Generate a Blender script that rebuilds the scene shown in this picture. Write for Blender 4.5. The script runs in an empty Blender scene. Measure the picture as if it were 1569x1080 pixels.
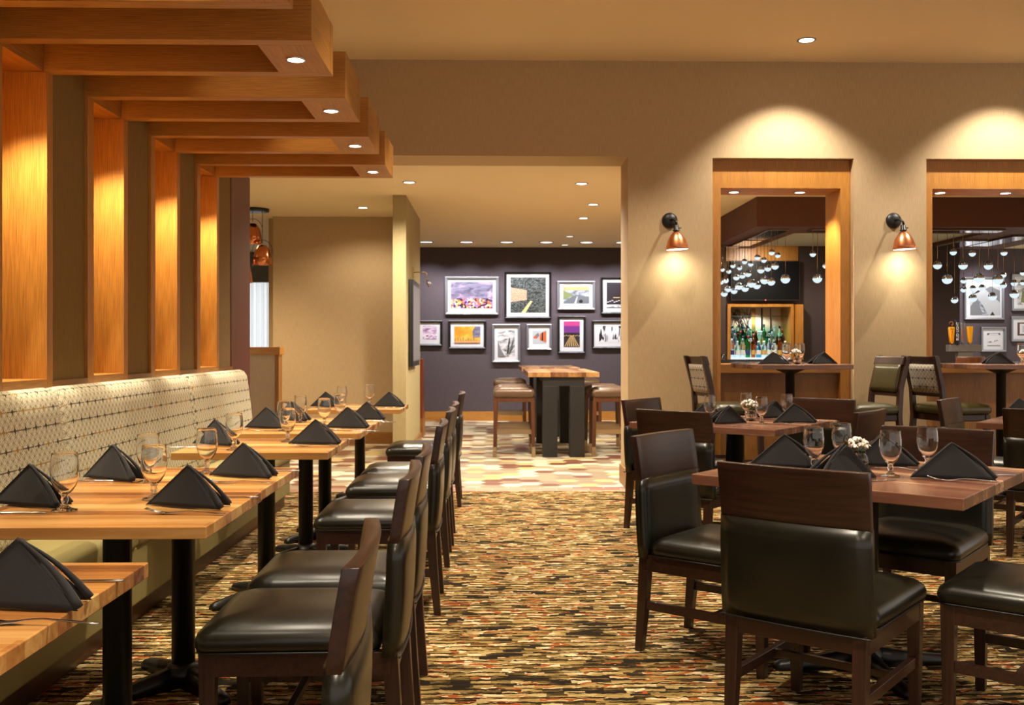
import bpy, math, random
from mathutils import Vector, Matrix
C = bpy.context.scene.collection
R = math.radians
random.seed(7)
S = bpy.context.scene
# ------------------------------------------------------------ camera, world, exposure
cam_d = bpy.data.cameras.new('camera'); cam = bpy.data.objects.new('camera', cam_d); C.objects.link(cam)
cam.location = (0, 0, 1.25); cam.rotation_euler = (R(90), 0, -math.atan(30/1500))
cam_d.sensor_width = 36; cam_d.lens = 36*1500/1569; cam_d.shift_y = -10/1569; cam_d.clip_start = .05
S.camera = cam
W = bpy.data.worlds.new('world'); S.world = W; W.use_nodes = True
bg = W.node_tree.nodes['Background']; bg.inputs[0].default_value = (1.0, .90, .78, 1); bg.inputs[1].default_value = .40
S.view_settings.view_transform = 'Standard'; S.view_settings.look = 'None'
S.view_settings.gamma = 1; S.view_settings.use_curve_mapping = False
S.view_settings.exposure = 1.42
S.cycles.max_bounces = 8; S.cycles.diffuse_bounces = 4; S.cycles.glossy_bounces = 4
S.cycles.transmission_bounces = 8; S.cycles.transparent_max_bounces = 12
S.cycles.caustics_reflective = False; S.cycles.caustics_refractive = False
S.cycles.use_denoising = True
S.cycles.sample_clamp_indirect = 4

WARM = (1.0, .80, .52); WARM2 = (1.0, .86, .66); COOL = (.86, .92, 1.0); NEUT = (1, .92, .80)
def spot(name, loc, power, col=WARM, ang=80, blend=.6, tgt=None, rad=.04, parent=None):
    l = bpy.data.lights.new(name, 'SPOT'); l.energy = power; l.color = col; l.spot_size = R(ang)
    l.spot_blend = blend; l.shadow_soft_size = rad
    o = bpy.data.objects.new(name, l); C.objects.link(o); o.location = loc
    if tgt is not None:
        o.rotation_euler = (Vector(tgt)-Vector(loc)).to_track_quat('-Z', 'Y').to_euler()
    if parent: o.parent = parent
    return o
# added unseen spots that brighten the dining room from ceiling height: (x, y, watts, spread, colour)
CEIL_H = 3.73; COR_H = 2.90
ROOM_FILL = [(-1.15, 1.9, 66, 40, WARM2), (-1.15, 3.3, 66, 40, WARM2), (-1.15, 4.85, 66, 40, WARM2), (-1.15, 6.1, 66, 40, WARM2), (-1.1, 7.6, 66, 40, WARM2),
    (1.5, 3.8, 66, 50, WARM2), (.3, 2.2, 140, 85, WARM2), (.2, 4.6, 180, 90, WARM2), (.2, 6.7, 175, 90, WARM2), (2.0, 6.2, 80, 55, WARM2), (1.2, 7.5, 60, 90, WARM2),
    (3.4, 4.6, 120, 85, WARM2), (3.6, 6.6, 90, 80, WARM2), (2.9, 2.3, 80, 90, WARM2), (0.2, .2, 110, 100, WARM2), (2.2, .6, 80, 100, WARM2), (5.4, 5.6, 110, 90, WARM2), (-.3, 7.6, 70, 80, WARM2)]

# ------------------------------------------------------------ helpers
def lin(c): return tuple(((v/255)/12.92 if v/255 <= .04045 else ((v/255+.055)/1.055)**2.4) for v in c) + (1,)
class MB:
    def __init__(s): s.v = []; s.f = []; s.sm = []; s.uv = None
    def add(s, vs, fs, smooth=False, m=None):
        n = len(s.v)
        s.v += [tuple(m @ Vector(p)) if m else tuple(p) for p in vs]
        s.f += [tuple(i+n for i in f) for f in fs]; s.sm += [smooth]*len(fs); return s
    def box(s, a, b, m=None):
        x0, y0, z0 = a; x1, y1, z1 = b
        return s.add([(x0,y0,z0),(x1,y0,z0),(x1,y1,z0),(x0,y1,z0),(x0,y0,z1),(x1,y0,z1),(x1,y1,z1),(x0,y1,z1)],
            [(0,3,2,1),(4,5,6,7),(0,1,5,4),(1,2,6,5),(2,3,7,6),(3,0,4,7)], False, m)
    def loft(s, rings, smooth=True, cap0=True, cap1=True, closed=True, m=None):
        n = len(rings[0]); vs = [p for r in rings for p in r]; fs = []
        for i in range(len(rings)-1):
            for j in range(n if closed else n-1):
                k = (j+1) % n; fs.append((i*n+j, i*n+k, (i+1)*n+k, (i+1)*n+j))
        if cap0: fs.append(tuple(reversed(range(n))))
        if cap1: fs.append(tuple((len(rings)-1)*n+j for j in range(n)))
        return s.add(vs, fs, smooth, m)
    def lathe(s, prof, n=24, m=None, smooth=True, cap0=True, cap1=True):
        return s.loft([[(r*math.cos(2*math.pi*j/n), r*math.sin(2*math.pi*j/n), z) for j in range(n)] for r, z in prof], smooth, cap0, cap1, True, m)
    def tube(s, pts, r, n=8, m=None, cap=True):
        pts = [Vector(p) for p in pts]; rings = []; rr = r if isinstance(r, (list, tuple)) else [r]*len(pts)
        for i, p in enumerate(pts):
            t = (pts[min(i+1, len(pts)-1)]-pts[max(i-1, 0)]).normalized()
            u = t.orthogonal().normalized() if i == 0 else (u - t*u.dot(t)).normalized()
            w = t.cross(u); rings.append([tuple(p+(u*math.cos(2*math.pi*j/n)+w*math.sin(2*math.pi*j/n))*rr[i]) for j in range(n)])
        return s.loft(rings, True, cap, cap, True, m)
    def bar(s, p0, p1, w0, w1, m=None):   # square leg from p0 (bottom) to p1 (top); widths
        def q(p, w): return [(p[0]-w/2,p[1]-w/2,p[2]),(p[0]+w/2,p[1]-w/2,p[2]),(p[0]+w/2,p[1]+w/2,p[2]),(p[0]-w/2,p[1]+w/2,p[2])]
        return s.loft([q(p0, w0), q(p1, w1)], False, m=m)
    def prism(s, poly, h, m=None, z0=0):
        return s.loft([[(x,y,z0) for x,y in poly], [(x,y,z0+h) for x,y in poly]], False, m=m)
    def build(s, name, mat=None, parent=None, bevel=0, loc=None, segs=2):
        me = bpy.data.meshes.new(name); me.from_pydata(s.v, [], s.f)
        me.polygons.foreach_set('use_smooth', s.sm); me.update()
        if s.uv:
            ul = me.uv_layers.new(name='UVMap')
            for l in me.loops: ul.data[l.index].uv = s.uv[l.vertex_index]
        o = bpy.data.objects.new(name, me); C.objects.link(o)
        if mat: me.materials.append(mat)
        if parent: o.parent = parent
        if loc: o.location = loc
        if bevel:
            b = o.modifiers.new('bevel', 'BEVEL'); b.width = bevel; b.segments = segs; b.limit_method = 'ANGLE'; b.angle_limit = R(40)
        return o
def tag(o, label, cat, group=None, kind=None):
    if label: o['label'] = label
    if cat: o['category'] = cat
    if group: o['group'] = group
    if kind: o['kind'] = kind
    return o
def empty(name, loc, rz=0, label=None, cat=None, group=None):
    o = bpy.data.objects.new(name, None); C.objects.link(o); o.location = loc; o.rotation_euler = (0, 0, rz)
    o.empty_display_size = .1; return tag(o, label, cat, group)
def dup(root, loc, rz=0, label=None, group=None, scale=None):
    def rec(o, par):
        c = o.copy(); C.objects.link(c)
        if par: c.parent = par
        for ch in list(KIDS.get(o.name, [])) : rec(ch, c)
        return c
    r = rec(root, None); r.location = loc; r.rotation_euler = (0, 0, rz)
    if label: r['label'] = label
    if group: r['group'] = group
    if scale: r.scale = scale
    return r
KIDS = {}
def freeze(root):
    def rec(o):
        ks = [c for c in C.objects if c.parent == o]; KIDS[o.name] = ks
        for k in ks: rec(k)
    rec(root); return root
def struct(o): o['kind'] = 'structure'; return o
def rrect(w, d, r, n=5, cx=0, cy=0):
    pts = []
    for sx, sy, a0 in ((1,1,0),(-1,1,90),(-1,-1,180),(1,-1,270)):
        for k in range(n+1):
            a = R(a0+90*k/n); pts.append((cx+sx*(w/2-r)+r*math.cos(a), cy+sy*(d/2-r)+r*math.sin(a)))
    return pts

# ------------------------------------------------------------ materials
MT = {}
def mat(name):
    m = bpy.data.materials.new(name); m.use_nodes = True; nt = m.node_tree
    b = nt.nodes['Principled BSDF']; MT[name] = m; return m, nt, b
def N(nt, t, **k):
    n = nt.nodes.new(t)
    for a, v in k.items():
        if isinstance(a, str) and a.startswith('i_'): n.inputs[int(a[2:])].default_value = v
        else: setattr(n, a, v)
    return n
def simple(name, col, rough=.5, metal=0, spec=.5, coat=0, bump=0, bs=200, emit=0):
    m, nt, b = mat(name); b.inputs['Base Color'].default_value = lin(col); b.inputs['Roughness'].default_value = rough
    b.inputs['Metallic'].default_value = metal; b.inputs['Specular IOR Level'].default_value = spec; b.inputs['Coat Weight'].default_value = coat
    if emit: b.inputs['Emission Color'].default_value = lin(col); b.inputs['Emission Strength'].default_value = emit
    if bump:
        tc = N(nt, 'ShaderNodeTexCoord'); no = N(nt, 'ShaderNodeTexNoise'); no.inputs['Scale'].default_value = bs
        nt.links.new(tc.outputs['Object'], no.inputs['Vector']); bp = N(nt, 'ShaderNodeBump'); bp.inputs['Strength'].default_value = bump; bp.inputs['Distance'].default_value = .002
        nt.links.new(no.outputs[0], bp.inputs['Height']); nt.links.new(bp.outputs[0], b.inputs['Normal'])
    return m
def ramp(nt, stops, interp='LINEAR'):
    r = N(nt, 'ShaderNodeValToRGB'); r.color_ramp.interpolation = interp; e = r.color_ramp.elements
    while len(e) < len(stops): e.new(.5)
    for i, (p, c) in enumerate(stops): e[i].position = p; e[i].color = lin(c)
    return r
def M_(nt, op, a, b=None, c=None):
    n = N(nt, 'ShaderNodeMath'); n.operation = op
    for i, v in enumerate((a, b, c)):
        if v is None: continue
        if isinstance(v, (int, float)): n.inputs[i].default_value = v
        else: nt.links.new(v, n.inputs[i])
    return n.outputs[0]
def coords(nt, scale=(1,1,1), rot=(0,0,0), kind='Object'):
    tc = N(nt, 'ShaderNodeTexCoord'); mp = N(nt, 'ShaderNodeMapping'); mp.inputs['Scale'].default_value = scale; mp.inputs['Rotation'].default_value = rot
    nt.links.new(tc.outputs[kind], mp.inputs[0]); return mp.outputs[0]
def wood(name, c0, c1, axis, rough=.4, fine=190, spec=.5, coat=0):
    m, nt, b = mat(name); sc = [fine, fine, fine]; sc[axis] = fine/40
    v = coords(nt, tuple(sc)); n1 = N(nt, 'ShaderNodeTexNoise'); n1.inputs['Scale'].default_value = 1.5; n1.inputs['Detail'].default_value = 6; nt.links.new(v, n1.inputs['Vector'])
    sc2 = [5, 5, 5]; sc2[axis] = .5; v2 = coords(nt, tuple(sc2)); n2 = N(nt, 'ShaderNodeTexNoise'); n2.inputs['Scale'].default_value = 1.6; nt.links.new(v2, n2.inputs['Vector'])
    s = M_(nt, 'ADD', M_(nt, 'MULTIPLY', n1.outputs[0], .7), M_(nt, 'MULTIPLY', n2.outputs[0], .3))
    r = ramp(nt, [(.33, c0), (.62, c1)]); nt.links.new(s, r.inputs[0]); nt.links.new(r.outputs[0], b.inputs['Base Color'])
    b.inputs['Roughness'].default_value = rough; b.inputs['Specular IOR Level'].default_value = spec; b.inputs['Coat Weight'].default_value = coat
    return m
OAKC = ((138, 88, 32), (184, 126, 52))
oak = [wood('oak_x', *OAKC, 0), wood('oak_y', *OAKC, 1), wood('oak_z', *OAKC, 2)]
oakd = [wood('oak_sill_x', (114, 72, 28), (158, 106, 46), 0), None, wood('oak_panel_z', (114, 72, 28), (158, 106, 46), 2)]
dark = wood('espresso_wood', (34, 19, 14), (58, 33, 24), 2, .32, 60, .5)
darkx = wood('espresso_wood_side', (34, 19, 14), (58, 33, 24), 0, .30, 60, .5)
brownw = wood('walnut_stool', (60, 32, 16), (96, 54, 28), 2, .35, 60)
kickw = wood('kick_wood', (52, 30, 16), (78, 48, 26), 1, .35, 40)
def block_top(name, cols, axis, stripe, rough=.3):
    # glued strips: stripes across the other axis, each strip with its own tone plus grain along `axis`
    m, nt, b = mat(name); tc = N(nt, 'ShaderNodeTexCoord'); sp = N(nt, 'ShaderNodeSeparateXYZ'); nt.links.new(tc.outputs['Object'], sp.inputs[0])
    a, o = (sp.outputs[axis], sp.outputs[1-axis])
    row = M_(nt, 'FLOOR', M_(nt, 'DIVIDE', o, stripe))
    w1 = N(nt, 'ShaderNodeTexWhiteNoise', noise_dimensions='1D'); nt.links.new(row, w1.inputs['W'])
    seg = M_(nt, 'FLOOR', M_(nt, 'ADD', M_(nt, 'DIVIDE', a, 2.2), M_(nt, 'MULTIPLY', w1.outputs[0], 7)))
    cb = N(nt, 'ShaderNodeCombineXYZ'); nt.links.new(row, cb.inputs[0]); nt.links.new(seg, cb.inputs[1])
    w2 = N(nt, 'ShaderNodeTexWhiteNoise', noise_dimensions='3D'); nt.links.new(cb.outputs[0], w2.inputs['Vector'])
    sc = [30, 30, 30]; sc[axis] = 2.2; v = coords(nt, tuple(sc)); no = N(nt, 'ShaderNodeTexNoise'); no.inputs['Scale'].default_value = 1.3; no.inputs['Detail'].default_value = 5; no.inputs['Distortion'].default_value = .6; nt.links.new(v, no.inputs['Vector'])
    s = M_(nt, 'ADD', M_(nt, 'MULTIPLY', w2.outputs[0], .62), M_(nt, 'MULTIPLY', no.outputs[0], .52)); s = M_(nt, 'SUBTRACT', s, .07)
    r = ramp(nt, cols); nt.links.new(s, r.inputs[0]); nt.links.new(r.outputs[0], b.inputs['Base Color']); b.inputs['Roughness'].default_value = rough
    return m
topL = block_top('butcher_block_maple', [(.12, (100, 56, 28)), (.35, (146, 92, 46)), (.6, (176, 122, 64)), (.8, (204, 158, 94)), (.95, (228, 196, 134))], 0, .062, .26)
topR = block_top('butcher_block_walnut', [(.1, (60, 34, 27)), (.4, (98, 61, 47)), (.7, (128, 86, 66)), (.86, (200, 160, 122))], 0, .06, .24)
topG = block_top('striped_block', [(0, (62, 36, 22)), (.4, (120, 80, 46)), (.75, (176, 134, 84)), (1, (212, 180, 128))], 1, .05)
leather, nt, b = mat('olive_leather')
v = coords(nt, (1,1,1)); n1 = N(nt, 'ShaderNodeTexNoise'); n1.inputs['Scale'].default_value = 6; nt.links.new(v, n1.inputs['Vector'])
r = ramp(nt, [(.3, (17, 16, 11)), (.7, (29, 27, 18))]); nt.links.new(n1.outputs[0], r.inputs[0]); nt.links.new(r.outputs[0], b.inputs['Base Color'])
n2 = N(nt, 'ShaderNodeTexNoise'); n2.inputs['Scale'].default_value = 350; nt.links.new(v, n2.inputs['Vector'])
bp = N(nt, 'ShaderNodeBump'); bp.inputs['Strength'].default_value = .12; bp.inputs['Distance'].default_value = .001; nt.links.new(n2.outputs[0], bp.inputs['Height']); nt.links.new(bp.outputs[0], b.inputs['Normal'])
b.inputs['Roughness'].default_value = .29; b.inputs['Specular IOR Level'].default_value = .5
leather2 = simple('green_leather', (58, 52, 25), .3); stoolL = simple('brown_leather', (88, 66, 50), .32, bump=.1)
black = simple('black_metal', (14, 14, 15), .42); blackm = simple('matte_black', (26, 26, 28), .5)
steel = simple('polished_steel', (205, 205, 208), .16, 1); chrome = simple('chrome', (190, 192, 200), .08, 1); silver = simple('brushed_silver', (150, 152, 158), .45, .8)
copper = simple('copper', (228, 150, 104), .3, 1); copperp = simple('copper_pendant', (200, 128, 82), .2, 1); brass = simple('brass', (190, 160, 90), .25, 1); bronzemetal = simple('champagne_metal', (170, 150, 125), .3, 1)
napkin = simple('charcoal_linen', (17, 15, 19), .85, bump=.35, bs=900); napkin.node_tree.nodes['Principled BSDF'].inputs['Sheen Weight'].default_value = .1
hem = simple('napkin_hem', (22, 20, 25), .85)
def fabricwall(name, c0, c1, rough=.85):
    m, nt, b = mat(name); v = coords(nt, (1,1,1)); n1 = N(nt, 'ShaderNodeTexNoise'); n1.inputs['Scale'].default_value = 260; n1.inputs['Detail'].default_value = 3; nt.links.new(v, n1.inputs['Vector'])
    v2 = coords(nt, (120, 120, 8)); n2 = N(nt, 'ShaderNodeTexNoise'); n2.inputs['Scale'].default_value = 1.5; nt.links.new(v2, n2.inputs['Vector'])
    s = M_(nt, 'ADD', M_(nt, 'MULTIPLY', n1.outputs[0], .5), M_(nt, 'MULTIPLY', n2.outputs[0], .5))
    r = ramp(nt, [(.35, c0), (.65, c1)]); nt.links.new(s, r.inputs[0]); nt.links.new(r.outputs[0], b.inputs['Base Color']); b.inputs['Roughness'].default_value = rough; return m
wallM = fabricwall('beige_wallcovering', (168, 142, 106), (186, 160, 122)); darkwall = fabricwall('aubergine_wallcovering', (68, 58, 62), (84, 73, 77)); olive = fabricwall('olive_wallcovering', (112, 84, 34), (128, 98, 44))
colM = fabricwall('column_wallcovering', (150, 136, 98), (166, 150, 110)); ceilM = simple('ceiling_paint', (226, 206, 168), .9); soffM = fabricwall('brown_soffit', (76, 42, 26), (90, 50, 32), .6); barwall = simple('bar_dark_wall', (58, 44, 42), .8); bluewall = simple('grey_valance', (110, 112, 116), .9)
maroon = simple('maroon_panel', (92, 44, 32), .45); khaki = simple('khaki_vinyl', (132, 120, 72), .55, bump=.15, bs=600); paleceil = simple('pale_ceiling', (178, 178, 160), .9)
paper = simple('white_mat_board', (226, 226, 230), .6); white = simple('white_petals', (240, 236, 226), .6); green = simple('stem_green', (70, 100, 40), .5); countertop = simple('dark_stone', (40, 40, 42), .2)
def emis(name, col, st):
    m = bpy.data.materials.new(name); m.use_nodes = True; nt = m.node_tree; nt.nodes.clear(); e = N(nt, 'ShaderNodeEmission'); e.inputs[0].default_value = (*col, 1); e.inputs[1].default_value = st
    o = N(nt, 'ShaderNodeOutputMaterial'); nt.links.new(e.outputs[0], o.inputs[0]); return m
lens = emis('lamp_lens', (1, .95, .85), 6); lensd = emis('dim_lamp_lens', (1, .95, .9), 1.2); lensw = emis('sconce_glow', (1, .97, .85), 5); ballglow = emis('ball_glow', (.80, .95, 1), .36); bulbm = emis('pendant_bulb', (1, .75, .4), 12); shelfglow = emis('backlit_shelf', (.80, .95, 1), .45)
def glassm(name, col=(255,255,255), rough=0.0, ior=1.45):
    m, nt, b = mat(name); b.inputs['Base Color'].default_value = lin(col); b.inputs['Roughness'].default_value = rough; b.inputs['Transmission Weight'].default_value = 1; b.inputs['IOR'].default_value = ior; return m
def thin_glass(name, tint=(255,255,255), base=.05):
    m = bpy.data.materials.new(name); m.use_nodes = True; nt = m.node_tree; nt.nodes.clear()
    t = N(nt, 'ShaderNodeBsdfTransparent'); t.inputs[0].default_value = lin(tint); g = N(nt, 'ShaderNodeBsdfGlossy'); g.inputs['Roughness'].default_value = .02
    f = N(nt, 'ShaderNodeLayerWeight'); f.inputs[0].default_value = .35
    fac = M_(nt, 'ADD', M_(nt, 'MULTIPLY', f.outputs['Fresnel'], .22), base)
    mx = N(nt, 'ShaderNodeMixShader'); nt.links.new(fac, mx.inputs[0]); nt.links.new(t.outputs[0], mx.inputs[1]); nt.links.new(g.outputs[0], mx.inputs[2])
    o = N(nt, 'ShaderNodeOutputMaterial'); nt.links.new(mx.outputs[0], o.inputs[0]); return m
goblet_m = glassm('clear_glass', ior=1.45); tglass = thin_glass('thin_clear_glass', base=.0); tealglass = thin_glass('teal_shelf_glass', (150, 205, 195), .1)
# carpet
carpet, nt, b = mat('streaked_carpet')
tc = N(nt, 'ShaderNodeTexCoord'); sp = N(nt, 'ShaderNodeSeparateXYZ'); nt.links.new(tc.outputs['Object'], sp.inputs[0]); X_, Y_ = sp.outputs[0], sp.outputs[1]
wob = N(nt, 'ShaderNodeTexNoise'); wob.inputs['Scale'].default_value = 1; wob.inputs['Detail'].default_value = 5; wob.inputs['Roughness'].default_value = .7; nt.links.new(coords(nt, (14, 14, 1)), wob.inputs['Vector'])
yy = M_(nt, 'ADD', Y_, M_(nt, 'MULTIPLY', wob.outputs[0], .055))
row = M_(nt, 'FLOOR', M_(nt, 'DIVIDE', yy, .023)); w1 = N(nt, 'ShaderNodeTexWhiteNoise', noise_dimensions='1D'); nt.links.new(row, w1.inputs['W'])
seg = M_(nt, 'FLOOR', M_(nt, 'ADD', M_(nt, 'DIVIDE', X_, .075), M_(nt, 'MULTIPLY', w1.outputs[0], 50)))
cb = N(nt, 'ShaderNodeCombineXYZ'); nt.links.new(row, cb.inputs[0]); nt.links.new(seg, cb.inputs[1]); w2 = N(nt, 'ShaderNodeTexWhiteNoise', noise_dimensions='3D'); nt.links.new(cb.outputs[0], w2.inputs['Vector'])
blob = N(nt, 'ShaderNodeTexNoise'); blob.inputs['Scale'].default_value = 1; blob.inputs['Detail'].default_value = 3; nt.links.new(coords(nt, (3.4, 10, 1)), blob.inputs['Vector'])
s = M_(nt, 'ADD', M_(nt, 'MULTIPLY', w2.outputs[0], .55), M_(nt, 'MULTIPLY', M_(nt, 'SUBTRACT', blob.outputs[0], .5), 1.5)); s = M_(nt, 'ADD', s, .23)
cr = ramp(nt, [(0, (34, 27, 18)), (.23, (62, 48, 24)), (.29, (100, 80, 42)), (.36, (132, 108, 60)), (.44, (158, 131, 78)), (.52, (182, 158, 106)), (.60, (216, 200, 158)), (.66, (156, 80, 36)), (.75, (160, 132, 78)), (.82, (112, 84, 42)), (.90, (44, 34, 20))], 'CONSTANT'); nt.links.new(s, cr.inputs[0])
# thin dark weft lines between the streaks
fr = M_(nt, 'FRACT', M_(nt, 'DIVIDE', yy, .046)); w3 = N(nt, 'ShaderNodeTexNoise'); w3.inputs['Scale'].default_value = 1; nt.links.new(coords(nt, (9, 24, 1)), w3.inputs['Vector'])
ln = M_(nt, 'MULTIPLY', M_(nt, 'LESS_THAN', fr, .27), M_(nt, 'GREATER_THAN', w3.outputs[0], .42))
mx = N(nt, 'ShaderNodeMix'); mx.data_type = 'RGBA'; nt.links.new(ln, mx.inputs[0]); nt.links.new(cr.outputs[0], mx.inputs[6]); mx.inputs[7].default_value = lin((44, 34, 20))
pile = N(nt, 'ShaderNodeTexNoise'); pile.inputs['Scale'].default_value = 420; nt.links.new(tc.outputs['Object'], pile.inputs['Vector'])
mm = N(nt, 'ShaderNodeMix'); mm.data_type = 'RGBA'; mm.blend_type = 'MULTIPLY'; mm.inputs[0].default_value = 1; nt.links.new(mx.outputs[2], mm.inputs[6]); pr = ramp(nt, [(.3, (190,190,190)), (.6, (255,255,255))]); nt.links.new(pile.outputs[0], pr.inputs[0]); nt.links.new(pr.outputs[0], mm.inputs[7])
nt.links.new(mm.outputs[2], b.inputs['Base Color']); b.inputs['Roughness'].default_value = .95; b.inputs['Specular IOR Level'].default_value = .1
bp = N(nt, 'ShaderNodeBump'); bp.inputs['Strength'].default_value = .5; bp.inputs['Distance'].default_value = .004; nt.links.new(pile.outputs[0], bp.inputs['Height']); nt.links.new(bp.outputs[0], b.inputs['Normal'])
# hexagon tile
tile, nt, b = mat('hexagon_tile')
def hexgrid(nt, sx, sy):
    tc = N(nt, 'ShaderNodeTexCoord'); sp = N(nt, 'ShaderNodeSeparateXYZ'); nt.links.new(tc.outputs['Object'], sp.inputs[0])
    px = M_(nt, 'DIVIDE', sp.outputs[0], sx); py = M_(nt, 'DIVIDE', sp.outputs[1], sy)   # scaled so that a hexagon is regular: across flats 1
    r3 = math.sqrt(3)
    def cell(ox, oy):
        qx = M_(nt, 'SUBTRACT', px, ox); qy = M_(nt, 'SUBTRACT', py, oy)
        cx = M_(nt, 'ADD', M_(nt, 'MULTIPLY', M_(nt, 'ROUND', M_(nt, 'DIVIDE', qx, r3)), r3), ox); cy = M_(nt, 'ADD', M_(nt, 'ROUND', qy), oy)
        dx = M_(nt, 'SUBTRACT', px, cx); dy = M_(nt, 'SUBTRACT', py, cy); ax = M_(nt, 'ABSOLUTE', dx); ay = M_(nt, 'ABSOLUTE', dy)
        hd = M_(nt, 'MAXIMUM', ay, M_(nt, 'ADD', M_(nt, 'MULTIPLY', ax, r3/2), M_(nt, 'MULTIPLY', ay, .5)))
        return cx, cy, hd
    a = cell(0, 0); c = cell(r3/2, .5); t = M_(nt, 'LESS_THAN', a[2], c[2])
    def sel(p, q): return M_(nt, 'ADD', M_(nt, 'MULTIPLY', p, t), M_(nt, 'MULTIPLY', q, M_(nt, 'SUBTRACT', 1, t)))
    return sel(a[0], c[0]), sel(a[1], c[1]), sel(a[2], c[2])
cx, cy, hd = hexgrid(nt, .20, .185)
cb = N(nt, 'ShaderNodeCombineXYZ'); nt.links.new(M_(nt, 'ROUND', M_(nt, 'MULTIPLY', cx, 10)), cb.inputs[0]); nt.links.new(M_(nt, 'ROUND', M_(nt, 'MULTIPLY', cy, 10)), cb.inputs[1])
w2 = N(nt, 'ShaderNodeTexWhiteNoise', noise_dimensions='3D'); nt.links.new(cb.outputs[0], w2.inputs['Vector'])
cr = ramp(nt, [(0, (110, 64, 44)), (.17, (138, 123, 100)), (.36, (202, 196, 174)), (.62, (192, 168, 112)), (.76, (156, 141, 116)), (.9, (206, 201, 182))], 'CONSTANT'); nt.links.new(w2.outputs[0], cr.inputs[0])
mx = N(nt, 'ShaderNodeMix'); mx.data_type = 'RGBA'; nt.links.new(M_(nt, 'GREATER_THAN', hd, .475), mx.inputs[0]); nt.links.new(cr.outputs[0], mx.inputs[6]); mx.inputs[7].default_value = lin((150, 138, 118))
nt.links.new(mx.outputs[2], b.inputs['Base Color']); b.inputs['Roughness'].default_value = .38
border, nt, b = mat('border_tile'); br = N(nt, 'ShaderNodeTexBrick'); nt.links.new(coords(nt), br.inputs['Vector']); br.inputs['Scale'].default_value = 1; br.inputs['Brick Width'].default_value = .28; br.inputs['Row Height'].default_value = .11; br.inputs['Mortar Size'].default_value = .004
br.inputs['Color1'].default_value = lin((128, 66, 46)); br.inputs['Color2'].default_value = lin((150, 136, 112)); br.inputs['Mortar'].default_value = lin((190, 178, 155)); nt.links.new(br.outputs[0], b.inputs['Base Color']); b.inputs['Roughness'].default_value = .4
# patterned upholstery: petal rings with dashed star rows (uses UV in metres)
def upholstery(name, cell, ground, line, starc, gold, kind='UV'):
    m, nt, b = mat(name); tc = N(nt, 'ShaderNodeTexCoord'); sp = N(nt, 'ShaderNodeSeparateXYZ'); nt.links.new(tc.outputs[kind], sp.inputs[0])
    u = M_(nt, 'DIVIDE', sp.outputs[0], cell); v = M_(nt, 'DIVIDE', sp.outputs[1 if kind == 'UV' else 2], cell)
    lines = None
    for ox, oy in ((0,0),(.5,.5)):
        fx = M_(nt, 'SUBTRACT', M_(nt, 'FRACT', M_(nt, 'ADD', u, ox)), .5); fy = M_(nt, 'SUBTRACT', M_(nt, 'FRACT', M_(nt, 'ADD', v, oy)), .5)
        d = M_(nt, 'SQRT', M_(nt, 'ADD', M_(nt, 'MULTIPLY', fx, fx), M_(nt, 'MULTIPLY', fy, fy)))
        l = M_(nt, 'LESS_THAN', M_(nt, 'ABSOLUTE', M_(nt, 'SUBTRACT', d, .47)), .028)
        lines = l if lines is None else M_(nt, 'MAXIMUM', lines, l)
    v2 = M_(nt, 'DIVIDE', v, 1.7); u = M_(nt, 'DIVIDE', u, 2.0); iv = M_(nt, 'FLOOR', v2)
    fv = M_(nt, 'ABSOLUTE', M_(nt, 'SUBTRACT', M_(nt, 'FRACT', v2), .5)); fu = M_(nt, 'ABSOLUTE', M_(nt, 'SUBTRACT', M_(nt, 'FRACT', u), .5))
    star = M_(nt, 'LESS_THAN', M_(nt, 'MULTIPLY', M_(nt, 'ADD', fv, .02), M_(nt, 'ADD', fu, .025)), .0080)
    star = M_(nt, 'MULTIPLY', star, M_(nt, 'LESS_THAN', fv, .22))
    rowl = M_(nt, 'MULTIPLY', M_(nt, 'LESS_THAN', fv, .028), M_(nt, 'GREATER_THAN', N_noise(nt, tc, 40), .4)); star = M_(nt, 'MAXIMUM', star, rowl)
    mx = N(nt, 'ShaderNodeMix'); mx.data_type = 'RGBA'; nt.links.new(M_(nt, 'MULTIPLY', lines, .85), mx.inputs[0]); mx.inputs[6].default_value = lin(ground); mx.inputs[7].default_value = lin(line)
    cb = N(nt, 'ShaderNodeCombineXYZ'); nt.links.new(M_(nt, 'FLOOR', u), cb.inputs[0]); nt.links.new(iv, cb.inputs[1]); wn = N(nt, 'ShaderNodeTexWhiteNoise', noise_dimensions='3D'); nt.links.new(cb.outputs[0], wn.inputs['Vector'])
    sc = ramp(nt, [(0, starc), (.7, gold)], 'CONSTANT'); nt.links.new(wn.outputs[0], sc.inputs[0])
    m2 = N(nt, 'ShaderNodeMix'); m2.data_type = 'RGBA'; nt.links.new(star, m2.inputs[0]); nt.links.new(mx.outputs[2], m2.inputs[6]); nt.links.new(sc.outputs[0], m2.inputs[7])
    nt.links.new(m2.outputs[2], b.inputs['Base Color']); b.inputs['Roughness'].default_value = .8; return m
def N_noise(nt, tc, sc):
    n = N(nt, 'ShaderNodeTexNoise'); n.inputs['Scale'].default_value = sc; nt.links.new(tc.outputs['Object'], n.inputs['Vector']); return n.outputs[0]
uph = upholstery('petal_upholstery', .045, (200, 190, 162), (112, 100, 78), (58, 48, 34), (150, 112, 48))
uph2 = upholstery('petal_upholstery_small', .04, (170, 160, 146), (90, 78, 64), (40, 30, 24), (40, 30, 24), 'Object')
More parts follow.
